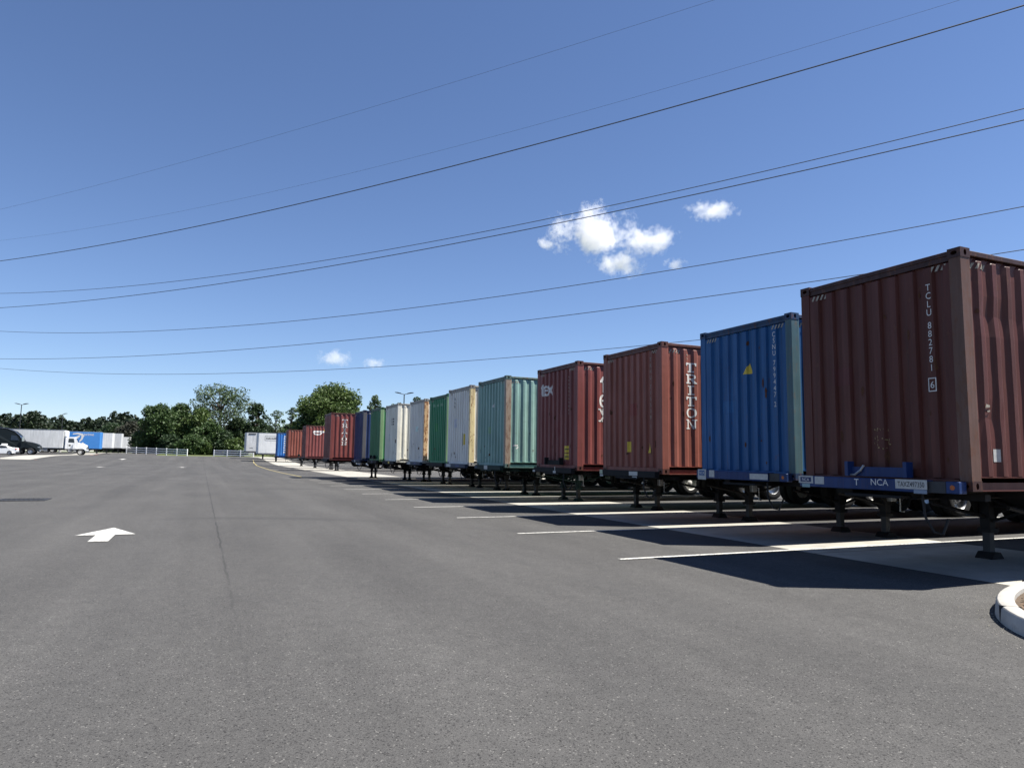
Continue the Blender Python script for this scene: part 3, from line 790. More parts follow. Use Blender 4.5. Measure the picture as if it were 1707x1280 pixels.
# scars: rust blisters, scrapes and welded repair patches on the nearer boxes
RUST = plain('rust_scar', (0.085, 0.034, 0.016), .9, var=.6, scale=40); BARE = plain('bare_scrape', (0.20, 0.17, 0.15), .6, var=.4, scale=40)
sr = random.Random(21)
def jag(w, h, n=10):
    return [(w*.5*math.cos(2*math.pi*i/n)*sr.uniform(.45, 1.1), h*.5*math.sin(2*math.pi*i/n)*sr.uniform(.45, 1.1)) for i in range(n)]
boxes = sorted([o for o in bpy.data.objects if o.name.startswith('shipping_container')], key=lambda o: o.location.y)
for k, o in enumerate(boxes[:9]):
    wall = [c_ for c_ in o.children if c_.name.startswith('front_wall')][0].material_slots[0].material
    for q in range(9):
        w = sr.uniform(.02, .07); h_ = w*sr.uniform(1.0, 4.0)
        decal(o, 'rust_scar', rects2d([jag(w, h_)]), 'front', sr.uniform(.25, 2.2), sr.choice((sr.uniform(.2, .7), sr.uniform(.2, 2.6))), RUST)
    for q in range(5):
        w = sr.uniform(.02, .06); h_ = w*sr.uniform(1.0, 4.0)
        decal(o, 'rust_scar', rects2d([jag(w, h_)]), 'side', sr.uniform(.25, 1.6), sr.uniform(.2, 2.6), RUST)
    pc = tuple(min(1, c_*sr.uniform(.75, 1.2)) for c_ in PC[wall.name])
    decal(o, 'repair_patch', plate2d(sr.uniform(.2, .42), sr.uniform(.2, .45)), 'front', sr.uniform(1.0, 1.9), sr.uniform(1.1, 1.6), paint('patch_paint', pc, .3, .3), lift=.0006)

# ------------------------------------------------------------------ container chassis
CH = {}
def leg_meshes(sx=1):
    b = MB(); b.box(-.075, .075, -.075, .075, .42, 1.0, .01); b.box(-.10, .10, -.10, .10, .40, .46); leg = b.mesh('leg')
    ram = MB().box(-.055, .055, -.055, .055, .09, .42).mesh('ram')
    o = [(-.14, .0), (.14, .0), (.14, .02), (.065, .105), (-.065, .105), (-.14, .02)]
    foot = MB().prism(o, 'y', -.13, .13).mesh('foot'); return leg, ram, foot
CH['leg'], CH['ram'], CH['foot'] = leg_meshes()
def tyre_mesh():
    p = [(.30, -.125), (.36, -.135), (.46, -.13), (.495, -.105), (.505, -.06), (.505, .06), (.495, .105), (.46, .13), (.36, .135), (.30, .125)]
    return MB().lathe_y(p, (0, 0, 0), 28).mesh('tyre', True)
def rim_mesh(out=-1):
    s = out; p = [(.305, .12*s), (.29, .10*s), (.28, .03*s), (.17, .00*s), (.13, .015*s), (.12, .07*s), (.09, .09*s), (.0005, .095*s)]
    b = MB().lathe_y(p, (0, 0, 0), 20)
    for i in range(10):
        t = 2*math.pi*i/10; b.tube([(.145*math.cos(t), .0, .145*math.sin(t)), (.145*math.cos(t), .05*s, .145*math.sin(t))], .014, 5)
    return b.mesh('rim', True)
CH['tyre'] = tyre_mesh(); CH['rim_n'] = rim_mesh(-1); CH['rim_f'] = rim_mesh(1)
def ibeam(y, x0, x1, z0, z1):
    """rail with a shallow gooseneck over the first metres, deeper behind"""
    b = MB(); xg = 3.3; zg = z1-.105
    b.box(x0, x1, y-.065, y+.065, z1-.018, z1)
    b.box(x0, xg-.45, y-.065, y+.065, zg, zg+.016); b.box(xg, x1, y-.065, y+.065, z0, z0+.018)
    b.prism([(x0, zg+.016), (xg-.45, zg+.016), (xg, z0+.018), (x1, z0+.018), (x1, z1-.018), (x0, z1-.018)], 'y', y-.006, y+.006)
    return b
CH['beam_n'] = ibeam(.78, .02, 11.95, .84, 1.09).mesh('main_beam'); CH['beam_f'] = ibeam(W-.78, .02, 11.95, .84, 1.09).mesh('main_beam')
CH['cross'] = MB().box(-.05, .05, .15, W-.15, .99, 1.07).mesh('crossmember')
CH['rear_bolster'] = MB().box(11.90, 12.16, .02, W-.02, .90, 1.10, .012).mesh('rear_bolster')
CH['bolster'] = MB().box(-.175, -.012, .46, W-.05, ZB-.035, ZB+.115, .008).mesh('front_bolster')
CH['shaded_bolster_end'] = MB().box(-.150, -.014, .22, .459, ZB-.030, ZB+.105).mesh('shaded_bolster_end')
CH['bolster_tip'] = MB().box(-.150, -.014, .06, .219, ZB-.030, ZB+.108, .006).mesh('bolster_tip')
CH['bolster_low'] = MB().box(-.13, -.012, .10, W-.10, ZB-.085, ZB+.055, .008).mesh('front_bolster')
b = MB(); b.box(-.150, .30, .80, W-.80, ZB-.125, ZB-.090); CH['under'] = b.mesh('coupler_plate')
b = MB()
b.box(-.165, -.045, .70, .75, ZB+.136, ZB+.33); b.box(-.165, -.045, 1.56, 1.61, ZB+.136, ZB+.33); b.box(-.095, -.045, .751, 1.559, ZB+.136, ZB+.26)
CH['stop'] = b.mesh('stop_plate')
b = MB()
for y0 in (.68, W-.68):
    b.tube([(3.0, y0, .62), (1.75, y0, .86)], .028, 6); b.tube([(3.0, y0, .62), (3.9, y0, .84)], .026, 6)
b.tube([(3.0, .70, .55), (3.0, W-.72, .92)], .024, 6); b.tube([(3.0, W-.70, .55), (3.0, .72, .92)], .024, 6)
CH['brace'] = b.mesh('brace')
g = [(-.36, 1.02), (.36, 1.02), (.12, .66), (-.12, .66)]
CH['gusset_n'] = MB().prism([(3.0+a, z) for a, z in g], 'y', .595, .603).mesh('gusset'); CH['gusset_f'] = MB().prism([(3.0+a, z) for a, z in g], 'y', W-.603, W-.595).mesh('gusset')
CH['leg_panel'] = MB().prism([(.34, 1.0), (W-.34, 1.0), (W-.62, .60), (W-.76, .60), (W-.9, .82), (.9, .82), (.76, .60), (.62, .60)], 'x', 3.08, 3.09).mesh('leg_panel')
CH['gearbox'] = MB().box(2.93, 3.07, .48, .594, .70, .90, .01).tube([(3.0, .49, .80), (3.0, .36, .80), (3.0, .36, .52), (3.0, .28, .52)], .014, 6).mesh('crank')
CH['shaft'] = MB().tube([(3.0, .6, .80), (3.0, W-.6, .80)], .022, 6).mesh('cross_shaft')
CH['axle'] = MB().tube([(0, .25, .505), (0, W-.25, .505)], .065, 10).box(-.08, .08, .72, .84, .505, .80).box(-.08, .08, W-.84, W-.72, .505, .80).mesh('axle')
CH['spring'] = MB().box(-1.1, 1.1, .73, .83, .63, .70).box(-1.1, 1.1, W-.83, W-.73, .63, .70).mesh('spring')
CH['flap'] = MB().box(11.86, 11.875, .04, .66, .28, .92).mesh('mudflap'); CH['flap2'] = MB().box(11.86, 11.875, W-.66, W-.04, .28, .92).mesh('mudflap')
CH['hose'] = MB().tube([(-.10, .55, ZB-.06), (-.14, .50, .80), (-.10, .42, .62), (-.03, .36, .60), (.05, .34, .78)], .016, 6).mesh('air_hose')
CH['light'] = MB().lathe_y([(.0005, -.0), (.05, .0), (.055, .03)], (0, 0, 0), 10).mesh('marker_light')
def wheel_set(root, ax, rim):
    for yy, rm in ((.17, 'rim_n'), (.50, 'rim_f'), (W-.50, 'rim_n'), (W-.17, 'rim_f')):
        e = empty('wheel', (ax, yy, .505)); e.parent = root
        place('tyre', CH['tyre'], M['rubber'], e); place('rim', CH[rm], rim, e)
def chassis(x, y, frame, bol, label, rim=None, stop=False, lights=True, hose=True, legs_x=0.0, full=False):
    rim = rim or M['rim_white']
    root = empty('container_chassis', (x, y, float(gz(x+3, y)))); tag(root, label, 'chassis', 'container chassis parked in the row')
    place('main_beam', CH['beam_n'], frame, root); place('main_beam', CH['beam_f'], frame, root)
    for k, cx in enumerate((.5, 1.7, 2.6, 3.6, 5.0, 6.4, 7.8, 9.2)): place('crossmember', CH['cross'], frame, root, (cx, 0, 0))
    
    if full:
        place('front_bolster', CH['bolster'], bol, root); place('shaded_bolster_end', CH['shaded_bolster_end'], M['steel_dark'], root); place('bolster_tip', CH['bolster_tip'], bol, root)  # dark steel on the end block paints the shade of a recess
    else: place('front_bolster', CH['bolster_low'], bol, root)
    place('rear_bolster', CH['rear_bolster'], frame, root); place('coupler_plate', CH['under'], frame, root)
    if stop: place('stop_plate', CH['stop'], bol, root)
    for yy in (.69, W-.69):
        lg = place('leg', CH['leg'], frame, root, (3.0+legs_x, yy, 0)); place('ram', CH['ram'], M['steel_grey'], lg); place('foot', CH['foot'], frame, lg)
    place('leg_panel', CH['leg_panel'], frame, root)
    for k in ('brace', 'gusset_n', 'gusset_f', 'shaft'): place({'brace': 'brace', 'gusset_n': 'gusset', 'gusset_f': 'gusset', 'shaft': 'cross_shaft'}[k], CH[k], frame, root)
    place('crank', CH['gearbox'], M['galv'], root)
    for ax in (9.75, 10.98):
        place('axle', CH['axle'], frame, root, (ax, 0, 0)); wheel_set(root, ax, rim)
    place('spring', CH['spring'], frame, root, (10.36, 0, 0))
    place('mudflap', CH['flap'], M['rubber'], root); place('mudflap', CH['flap2'], M['rubber'], root)
    if hose: place('air_hose', CH['hose'], M['rubber'], root)
    if lights:
        for yy in (.14, W-.14):
            o = place('marker_light', CH['light'], M['amber'], root, (-.152 if yy < 1 else -.177, yy, ZB+.04)); o.scale = (.6, .6, .6); o.rotation_euler = (0, 0, -math.pi/2)
    return root
def bplate(root, yc, w, h, z, mat, txt=None, tmat=None, ts=.09, xo=-.179, bold=0.0, sx=1.0):
    """flat plate on the front of the bolster, seen from the aisle"""
    o = MB().box(xo, xo+.0035, yc-w/2, yc+w/2, z-h/2, z+h/2).build('plate', mat, root)
    if txt: btext(root, txt, yc, z, ts, tmat, xo-.002, bold, o, sx)
    return o
def btext(root, txt, yc, z, ts, mat, xo=-.178, bold=0.0, parent=None, sx=1.0):
    V, Fc = text_mesh(txt, ts, 0, bold, sx)
    me = bpy.data.meshes.new('lettering'); me.from_pydata([(xo, yc - a, z - ts*.35 + q) for a, q in V], [], Fc); me.update()
    return place('lettering', me, mat, parent or root)

cols = [(M['chassis_black'], M['nca_blue']), (M['chassis_black'], M['nca_blue']), (M['chassis_black'], M['chassis_black']), (M['chassis_black'], M['chassis_black']),
        (M['chassis_green'], M['chassis_green']), (M['chassis_black'], M['slate']), (M['chassis_black'], M['chassis_black']), (M['chassis_black'], M['slate']), (M['chassis_black'], M['chassis_black']),
        (M['chassis_black'], M['chassis_black']), (M['chassis_black'], M['slate']), (M['chassis_black'], M['chassis_black']), (M['chassis_black'], M['chassis_black']), (M['chassis_black'], M['chassis_black']), (M['chassis_black'], M['chassis_black'])]
under = ['blue lettered chassis with stop plates under the brown container nearest the kerb', 'blue chassis with pale plates under the bright blue container',
         'black chassis under the red-brown container with tall side lettering', 'black chassis under the maroon container with lowercase front lettering',
         'dark green chassis under the pale teal container', 'chassis with slate grey front bolster under the off-white container beside the teal one',
         'black chassis under the dark green container', 'chassis under the off-white container with rusty orange post', 'black chassis under the cream container by the lamp post',
         'black chassis under the grass green container', 'chassis under the navy blue container', 'black chassis under the maroon container before the gap',
         'black chassis under the dark red container with the emblem', 'black chassis under the plain rusty red container', 'black chassis under the far bright blue container']
chs = []
for i, (x, y) in enumerate(pos):
    fr_, bo = cols[i]
    chs.append(chassis(x, y, fr_, bo, under[i], rim=[M['rim_steel'], M['rim_white']][i % 2], stop=(i in (0, 3, 9)), hose=True, lights=(i < 2), full=(i < 2)))
r0 = chs[0]; zc = ZB + .04
bplate(r0, 2.27, .26, .105, zc+.025, M['plate_white'])
bplate(r0, 2.27, .19, .065, zc+.025, plain('plate_navy', (.02, .03, .10), .5), 'NCA', M['letter_white'], .06, xo=-.183)
bplate(r0, 2.03, .16, .105, zc+.02, M['plate_white'])
bplate(r0, 2.27, .14, .05, zc-.06, plain('plate_teal', (.22, .34, .36), .5))
btext(r0, 'T', 1.42, zc+.02, .12, LW, bold=.004); btext(r0, 'NCA', 1.08, zc+.03, .115, LW, bold=.003, sx=1.05)
bplate(r0, .64, .42, .115, zc+.02, M['plate_white'], 'TAXZ497350', M['letter_dark'], .088, bold=.004, sx=.72)
bplate(r0, .52, .17, .045, zc-.065, plain('plate_slate', (.20, .25, .33), .5))
MB().tube([(-.10, 1.62, ZB+.15), (-.13, 1.48, ZB+.155), (-.12, 1.40, ZB+.21), (-.10, 1.36, ZB+.28)], .016, 6).build('air_hose', M['galv'], r0)
o = MB().box(2.915, 2.922, .63, .70, .60, .72).build('tag_plate', M['plate_white'], r0)
r1 = chs[1]
bplate(r1, 2.22, .24, .20, zc, M['plate_white']); bplate(r1, 2.22, .16, .10, zc+.03, plain('plate_blue', (.04, .10, .24), .5), 'NCA', LW, .07, xo=-.183)
bplate(r1, 1.93, .15, .13, zc+.02, M['plate_white']); bplate(r1, .68, .44, .10, zc, M['plate_white'], None)
r2 = chs[2]; _bp = bplate
def bplate(root, yc, w, h, z, mat, txt=None, tmat=None, ts=.09, xo=-.133, **k): return _bp(root, yc, w, h*.9, z-.055, mat, txt, tmat, ts, xo, **k)
bplate(r2, .93, .34, .10, zc+.01, M['plate_white']); bplate(r2, .88, .18, .05, zc-.075, M['plate_white'])
bplate(r2, 2.32, .13, .11, zc+.02, plain('plate_green', (.38, .42, .30), .6)); bplate(r2, 2.30, .14, .05, zc-.065, M['plate_white'])
r3 = chs[3]
bplate(r3, 2.34, .14, .06, zc-.04, M['plate_white']); bplate(r3, 1.05, .16, .07, zc-.045, M['plate_white']); bplate(r3, 1.02, .03, .14, zc+.04, M['galv'])
r4 = chs[4]
bplate(r4, 1.30, .30, .14, zc, M['plate_white']); bplate(r4, 2.2, .2, .10, zc, M['slate'])
for k in (5, 7): bplate(chs[k], 1.9, .5, .12, zc, M['plate_white']); bplate(chs[k], .9, .4, .10, zc, M['nca_blue'])
bplate(chs[8], 1.0, .25, .12, zc, M['decal_yellow']); bplate(chs[9], 1.2, .3, .12, zc, M['slate']); bplate(chs[10], 1.4, .3, .14, zc, M['plate_white'])
# an empty chassis stands in the gap
ec = chassis(8.75, 69.2, M['chassis_black'], M['chassis_green'], 'empty black chassis without a container in the gap of the row', stop=True)

# ------------------------------------------------------------------ dry van trailers (both rows)
def trailer(x, y, sgn, length, skin, label, z_off=0.0, side_logo=None, wheels=True, top=4.08, floor=1.12, group=None, nose=None):
    """nose at (x, y_near); body runs in +x*sgn"""
    w = 2.59; root = empty('semi_trailer', (x, y, float(gz(x, y)) + z_off)); tag(root, label, 'trailer', group)
    X = lambda a: a*sgn
    lo, hi = sorted((X(0.0), X(length)))
    # body shell with rounded nose corners
    rn = .22; out = []
    for i in range(6):
        t = math.pi/2*i/5; out.append((X(rn - rn*math.sin(t) if False else rn*(1-math.cos(t))), 0 + rn*(1-math.sin(t))))
    P = [(X(length), 0)] + [(X(rn*(1-math.sin(math.pi/2*i/5))), rn*(1-math.cos(math.pi/2*i/5))) for i in range(6)]
    P += [(X(rn*(1-math.cos(math.pi/2*i/5))), w - rn*(1-math.sin(math.pi/2*i/5))) for i in range(6)] + [(X(length), w)]
    MB().prism(P, 'z', floor+.12, top-.06).build('body', skin, root)
    P2 = [((px if abs(px) > .001 else px), py) for px, py in P]
    MB().prism([(px*1.0, py) for px, py in P2], 'z', top-.058, top).build('roof_rail', M['galv'], root)
    MB().prism(P2, 'z', floor, floor+.118).build('bottom_rail', nose or M['galv'], root)
    seam = MB().box(-.012, .012, -.006, 0.0, floor+.13, top-.07).mesh('seam')
    k = 1.2
    while k < length-.3: place('seam', seam, skin, root, (X(k), 0, 0)); k += 1.22
    for yy in (.65, w-.65):
        b_ = MB(); b_.box(X(2.75)-.08, X(2.75)+.08, yy-.08, yy+.08, .35, floor); b_.box(X(2.75)-.055, X(2.75)+.055, yy-.055, yy+.055, .06, .35); b_.box(X(2.75)-.16, X(2.75)+.16, yy-.14, yy+.14, 0, .06)
        b_.build('leg', M['steel_dark'], root)
    MB().tube([(X(2.75), .65, .5), (X(2.75), w-.65, .95)], .03, 6).tube([(X(2.75), .65, .55), (X(1.6), .65, floor)], .03, 6).build('brace', M['steel_dark'], root)
    MB().box(lo+.3, hi-.1, .8, .92, floor-.14, floor-.002).box(lo+.3, hi-.1, w-.92, w-.8, floor-.14, floor-.002).build('frame_rail', M['steel_dark'], root)
    if wheels:
        for ax in (length-2.6, length-1.35):
            place('axle', CH['axle'], M['steel_dark'], root, (X(ax), .07, 0))
            for yy, rm in ((.17, 'rim_n'), (w-.17, 'rim_f')):
                e = empty('wheel', (X(ax), yy, .505)); e.parent = root; place('tyre', CH['tyre'], M['rubber'], e); place('rim', CH[rm], M['rim_white'], e)
        MB().box(X(length-.1)-.02, X(length-.1)+.02, .1, w-.1, .45, .6).build('bumper', M['galv'], root)
    return root
tr = trailer(7.25, 106.0, 1, 14.6, M['trailer_white'], 'white box trailer with a framed name sign on its side at the row end', group='box trailers at the far end of the row')
b = MB()
for a in ((.98, 2.92, 3.62, 3.65), (.98, 2.92, 3.02, 3.05), (.98, 1.01, 3.05, 3.62), (2.89, 2.92, 3.05, 3.62)): b.box(a[0], a[1], -.012, -.004, a[2], a[3])
sg = b.build('sign_frame', M['steel_grey'], tr)
V, Fc = smudge(8, .34, .215, False); me = bpy.data.meshes.new('lettering'); me.from_pydata([(1.95+a, -.008, 3.22+q) for a, q in V], [], Fc); place('lettering', me, M['steel_grey'], tr)
tr = trailer(6.15, 115.6, 1, 14.6, M['trailer_grey'], 'plain pale trailer farthest along the container row, left of the signed one', group='box trailers at the far end of the row')
MB().box(.45, 1.5, -.05, -.004, 3.80, 3.95).build('vent', M['steel_dark'], tr)
V, Fc = smudge(3, .22, .17, False); me = bpy.data.meshes.new('lettering'); me.from_pydata([(.9+a, -.008, 1.62+q) for a, q in V], [], Fc); place('lettering', me, M['steel_grey'], tr)

tp = trailer(-16.3, 142.6, -1, 14.6, M['prime_blue'], 'blue trailer with a white smile arrow and lettering behind the white cab', nose=M['prime_blue'])
def side_text(root, s, x, z, size, mat, bold=0.0, sx=1.0, shear=0.0):
    V, Fc = text_mesh(s, size, shear, bold, sx); me = bpy.data.meshes.new('lettering'); me.from_pydata([(x+a, -.012, z+q) for a, q in V], [], Fc); me.update(); place('lettering', me, mat, root)
side_text(tp, 'prime', -1.9, 3.38, .66, M['letter_white'], .008)
b = MB(); n = 26; pts = []
for i in range(n+1):
    t = i/n; x = -6.0 + 2.75*t; zc_ = 2.42 + .10*t + .78*t**2.2; wdt = .10 + .30*math.sin(min(1, t)*math.pi*.60)
    pts.append((x, zc_ - wdt/2, zc_ + wdt/2))
for p, q in zip(pts, pts[1:]): b.quad((p[0], -.012, p[1]), (q[0], -.012, q[1]), (q[0], -.012, q[2]), (p[0], -.012, p[2]))
hd = [(-4.35, 3.52), (-4.30, 3.72), (-3.55, 3.86), (-2.80, 3.70), (-2.62, 3.30), (-2.80, 2.70), (-3.30, 2.10), (-3.42, 2.22), (-3.05, 2.85), (-3.00, 3.30), (-3.30, 3.52), (-3.70, 3.58)]
for k in range(5): b.poly([(hd[k][0], -.013, hd[k][1]), (hd[k+1][0], -.013, hd[k+1][1]), (hd[10-k if k else 11][0] if False else hd[-(k+2)][0], -.013, hd[-(k+2)][1]), (hd[-(k+1)][0], -.013, hd[-(k+1)][1])])
b.build('smile_arrow', M['letter_white'], tp)
MB().poly([(-2.72+.16*math.cos(t*math.pi/6), -.013, 2.05+.16*math.sin(t*math.pi/6)) for t in range(12)]).build('dot', M['letter_white'], tp)
trailer(-15.6, 154.5, -1, 14.6, M['trailer_white'], 'white trailer nose showing just right of the blue trailer')
trailer(-14.9, 163.5, -1, 14.6, M['trailer_grey'], 'grey-white trailer in the middle of the receding left row', nose=M['trailer_grey'])
trailer(-16.6, 203.0, -1, 14.6, M['trailer_white'], 'smallest white trailer at the far end of the left row by the fence')

# ------------------------------------------------------------------ vehicles at left
def wheel_at(root, x, y, r, mat_rim, outer=-1, w=.28):
    s = r/.505; e = empty('wheel', (x, y, r)); e.parent = root
    t_ = place('tyre', CH['tyre'], M['rubber'], e); t_.scale = (s, w/.27, s)
    q = place('rim', CH['rim_n' if outer < 0 else 'rim_f'], mat_rim, e); q.scale = (s, w/.27, s)
def loft(b, pts, half, cy):
    """side outline (x, z) with its own half-width at every point, mirrored about cy, sides filled"""
    n = len(pts)
    A = [(x, cy-h, z) for (x, z), h in zip(pts, half)]; B = [(x, cy+h, z) for (x, z), h in zip(pts, half)]
    i0 = len(b.v); b.v += A + B
    b.f.append(tuple(range(i0, i0+n))); b.f.append(tuple(range(i0+2*n-1, i0+n-1, -1)))
    for i in range(n):
        j = (i+1) % n; b.f.append((i0+j, i0+i, i0+n+i, i0+n+j))
    return b
# white box truck, nose towards +x
bt = empty('box_truck', (-17.55, 136.2, float(gz(-17.5, 136.2)))); tag(bt, 'white conventional-cab box truck parked beside the dark tractor', 'truck')
b = MB(); b.box(-12.2, -3.45, 0, 2.55, 1.12, 4.05, .03); b.build('cargo_box', M['trailer_grey'], bt)
seam = MB().box(-.012, .012, -.012, -.001, 1.2, 3.98).mesh('seam')
for k in range(7): place('seam', seam, M['trailer_grey'], bt, (-11.2 + k*1.2, 0, 0))
MB().box(-12.25, -3.40, -.02, 2.57, 4.052, 4.12).build('roof_rail', M['galv'], bt)
MB().box(-3.42, -2.95, .25, 2.3, 3.0, 4.0, .12).build('wind_deflector', M['white_paint'], bt)
b = MB(); loft(b, [(-3.15, 1.0), (-3.15, 2.85), (-2.85, 2.98), (-2.0, 2.96), (-1.72, 2.85), (-1.35, 2.05), (-1.35, 1.0)], [1.05, 1.02, .98, .98, 1.0, 1.05, 1.05], 1.275); b.build('cab', M['white_paint'], bt)
b = MB(); loft(b, [(-1.36, 1.02), (-1.36, 2.02), (-.75, 1.92), (-.15, 1.62), (.0, 1.3), (.02, .75), (-.30, .72), (-.42, 1.02)], [1.0, .98, .90, .86, .86, .86, .9, 1.0], 1.275); b.build('hood', M['white_paint'], bt)
MB().poly([(-2.75, .238, 2.05), (-1.85, .238, 2.05), (-1.98, .252, 2.72), (-2.72, .252, 2.72)]).build('side_window', M['glass'], bt)
MB().quad((-1.335, .40, 2.08), (-1.335, 2.15, 2.08), (-1.69, 2.12, 2.82), (-1.69, .43, 2.82)).build('windscreen', M['glass'], bt)
MB().box(-2.8, -1.7, .212, .219, 1.15, 1.9, .002).build('door', M['white_paint'], bt)
MB().box(-2.65, -2.35, .204, .210, 1.45, 1.7).build('door_emblem', M['steel_grey'], bt)
MB().box(-.08, .16, .22, 2.33, .50, .80, .04).build('bumper', M['galv'], bt)
MB().box(.0, .035, .75, 1.8, .95, 1.5).build('grille', M['steel_dark'], bt)
for yy in (.5, 2.05): MB().box(-.12, .03, yy-.14, yy+.14, 1.02, 1.24, .03).build('headlight', M['chrome'], bt)
MB().box(-1.75, -1.6, -.14, .02, 1.95, 2.5, .02).tube([(-1.65, .23, 2.2), (-1.67, -.05, 2.2)], .02, 6).build('mirror', M['white_paint'], bt)
MB().box(-2.7, -1.75, .18, .55, .55, .62).box(-2.7, -1.75, .22, .55, .85, .92).build('step', M['galv'], bt)
MB().box(-12.0, -.3, .75, .9, .78, 1.02).box(-12.0, -.3, 1.65, 1.8, .78, 1.02).build('frame_rail', M['steel_dark'], bt)
for xx in (-.92, -9.6):
    for yy, o_ in ((.26, -1), (2.29, 1)): wheel_at(bt, xx, yy, .50, M['rim_white'], o_)
MB().tube([(-.92, .3, .5), (-.92, 2.2, .5)], .06, 8).tube([(-9.6, .3, .5), (-9.6, 2.2, .5)], .09, 8).build('axle', M['steel_dark'], bt)
MB().box(-7.2, -5.6, .1, .5, .5, 1.0, .05).build('fuel_tank', M['galv'], bt)

# dark sleeper tractor, nose towards +x
tk = empty('semi_tractor', (-22.6, 127.4, float(gz(-22.6, 127.4)))); tag(tk, 'dark aerodynamic sleeper tractor behind the white car at the left edge', 'tractor')
b = MB(); loft(b, [(-7.4, .95), (-7.4, 3.6), (-6.9, 3.95), (-5.2, 4.02), (-4.3, 3.88), (-3.4, 3.48), (-2.75, 2.9), (-2.25, 2.05), (-2.25, .95)], [1.2, 1.15, 1.0, .98, .98, 1.0, 1.04, 1.1, 1.15], 1.275); b.build('cab', M['black_paint'], tk)
b = MB(); loft(b, [(-2.26, 1.05), (-2.26, 2.06), (-1.3, 1.90), (-.45, 1.62), (-.08, 1.25), (.0, .62), (-.5, .55), (-.62, 1.0), (-1.8, 1.02)], [1.12, 1.05, .95, .92, .98, 1.1, 1.15, 1.15, 1.12], 1.275); b.build('hood', M['black_paint'], tk)
MB().poly([(-3.85, .135, 2.15), (-2.75, .128, 2.15), (-3.1, .20, 2.82), (-3.8, .20, 2.95)]).build('side_window', M['glass'], tk)
MB().quad((-2.24, .30, 2.12), (-2.24, 2.25, 2.12), (-2.74, 2.22, 2.88), (-2.74, .33, 2.88)).build('windscreen', M['glass'], tk)
MB().tube([(-7.0, .28, 3.93), (-5.2, .27, 4.03), (-4.3, .27, 3.90), (-3.4, .25, 3.50), (-2.75, .21, 2.92), (-2.3, .16, 2.1)], .035, 6).build('roof_trim', M['chrome'], tk)
MB().box(-.14, .12, .18, 2.37, .45, .78, .05).build('bumper', M['chrome'], tk)
for yy in (.42, 2.13): MB().box(-.42, -.05, yy-.16, yy+.16, 1.0, 1.25, .05).build('headlight', M['chrome'], tk)
MB().box(-2.35, -2.1, -.22, -.02, 2.0, 2.7, .03).tube([(-2.3, .2, 2.4), (-2.25, -.1, 2.4)], .025, 6).build('mirror', M['chrome'], tk)
MB().box(-6.8, -2.4, .08, .16, .42, 1.0).build('side_skirt', M['black_paint'], tk)
MB().box(-4.0, -2.9, .06, .35, .95, 1.02).build('step', M['galv'], tk)
MB().box(-9.0, -.5, .85, 1.0, .75, 1.0).box(-9.0, -.5, 1.55, 1.7, .75, 1.0).build('frame_rail', M['steel_dark'], tk)
for xx in (-1.22, -7.6, -8.8):
    for yy, o_ in ((.20, -1), (2.35, 1)): wheel_at(tk, xx, yy, .505, M['rim_steel'], o_)

# white car facing left (-x), tail to the right
cr_ = empty('car', (-22.9, 114.0, float(gz(-24, 114)))); tag(cr_, 'white low two-door car parked at the left edge of the yard', 'car')
body = [(-4.25, .28), (-4.27, .55), (-4.1, .70), (-3.2, .86), (-2.7, .90), (-.75, .95), (-.15, .98), (-.02, .90), (.0, .55), (-.1, .28), (-.45, .22), (-.52, .48), (-.75, .62), (-1.0, .48), (-1.06, .22), (-3.15, .22), (-3.2, .48), (-3.45, .62), (-3.7, .48), (-3.78, .22)]
b = MB(); loft(b, body, [.74, .78, .82, .86, .88, .88, .82, .80, .80, .80, .88, .88, .88, .88, .88, .88, .88, .88, .88, .82], .9); b.build('body', M['white_paint'], cr_)
b = MB(); loft(b, [(-3.0, .87), (-2.15, 1.27), (-1.75, 1.32), (-1.25, 1.28), (-.35, .96)], [.80, .62, .60, .60, .74], .9); b.build('cabin', M['white_paint'], cr_)
MB().poly([(-2.72, .075, .925), (-.95, .095, .97), (-1.25, .245, 1.22), (-1.75, .262, 1.265), (-2.12, .25, 1.21)]).build('side_window', M['glass'], cr_)
MB().quad((-.52, .30, 1.03), (-.52, 1.50, 1.03), (-1.16, 1.44, 1.262), (-1.16, .36, 1.262)).build('rear_window', M['glass'], cr_)
MB().quad((-2.88, .22, .935), (-2.88, 1.58, .935), (-2.2, 1.46, 1.255), (-2.2, .34, 1.255)).build('windscreen', M['glass'], cr_)
MB().box(-.14, .012, .06, .42, .72, .86, .02).build('tail_light', M['red_lens'], cr_); MB().box(-.14, .012, 1.38, 1.74, .72, .86, .02).build('tail_light', M['red_lens'], cr_)
MB().box(-2.75, -2.55, -.12, .06, .90, 1.02, .03).build('mirror', M['white_paint'], cr_)
MB().box(-.10, .03, .35, 1.45, .25, .42, .02).build('rear_diffuser', M['steel_dark'], cr_)
MB().box(-1.85, -1.25, .62, 1.18, 1.33, 1.52, .02).build('roof_box', M['white_paint'], cr_)
for xx in (-.77, -3.46):
    for yy, o_ in ((.14, -1), (1.66, 1)): wheel_at(cr_, xx, yy, .33, M['rim_steel'], o_, .22)

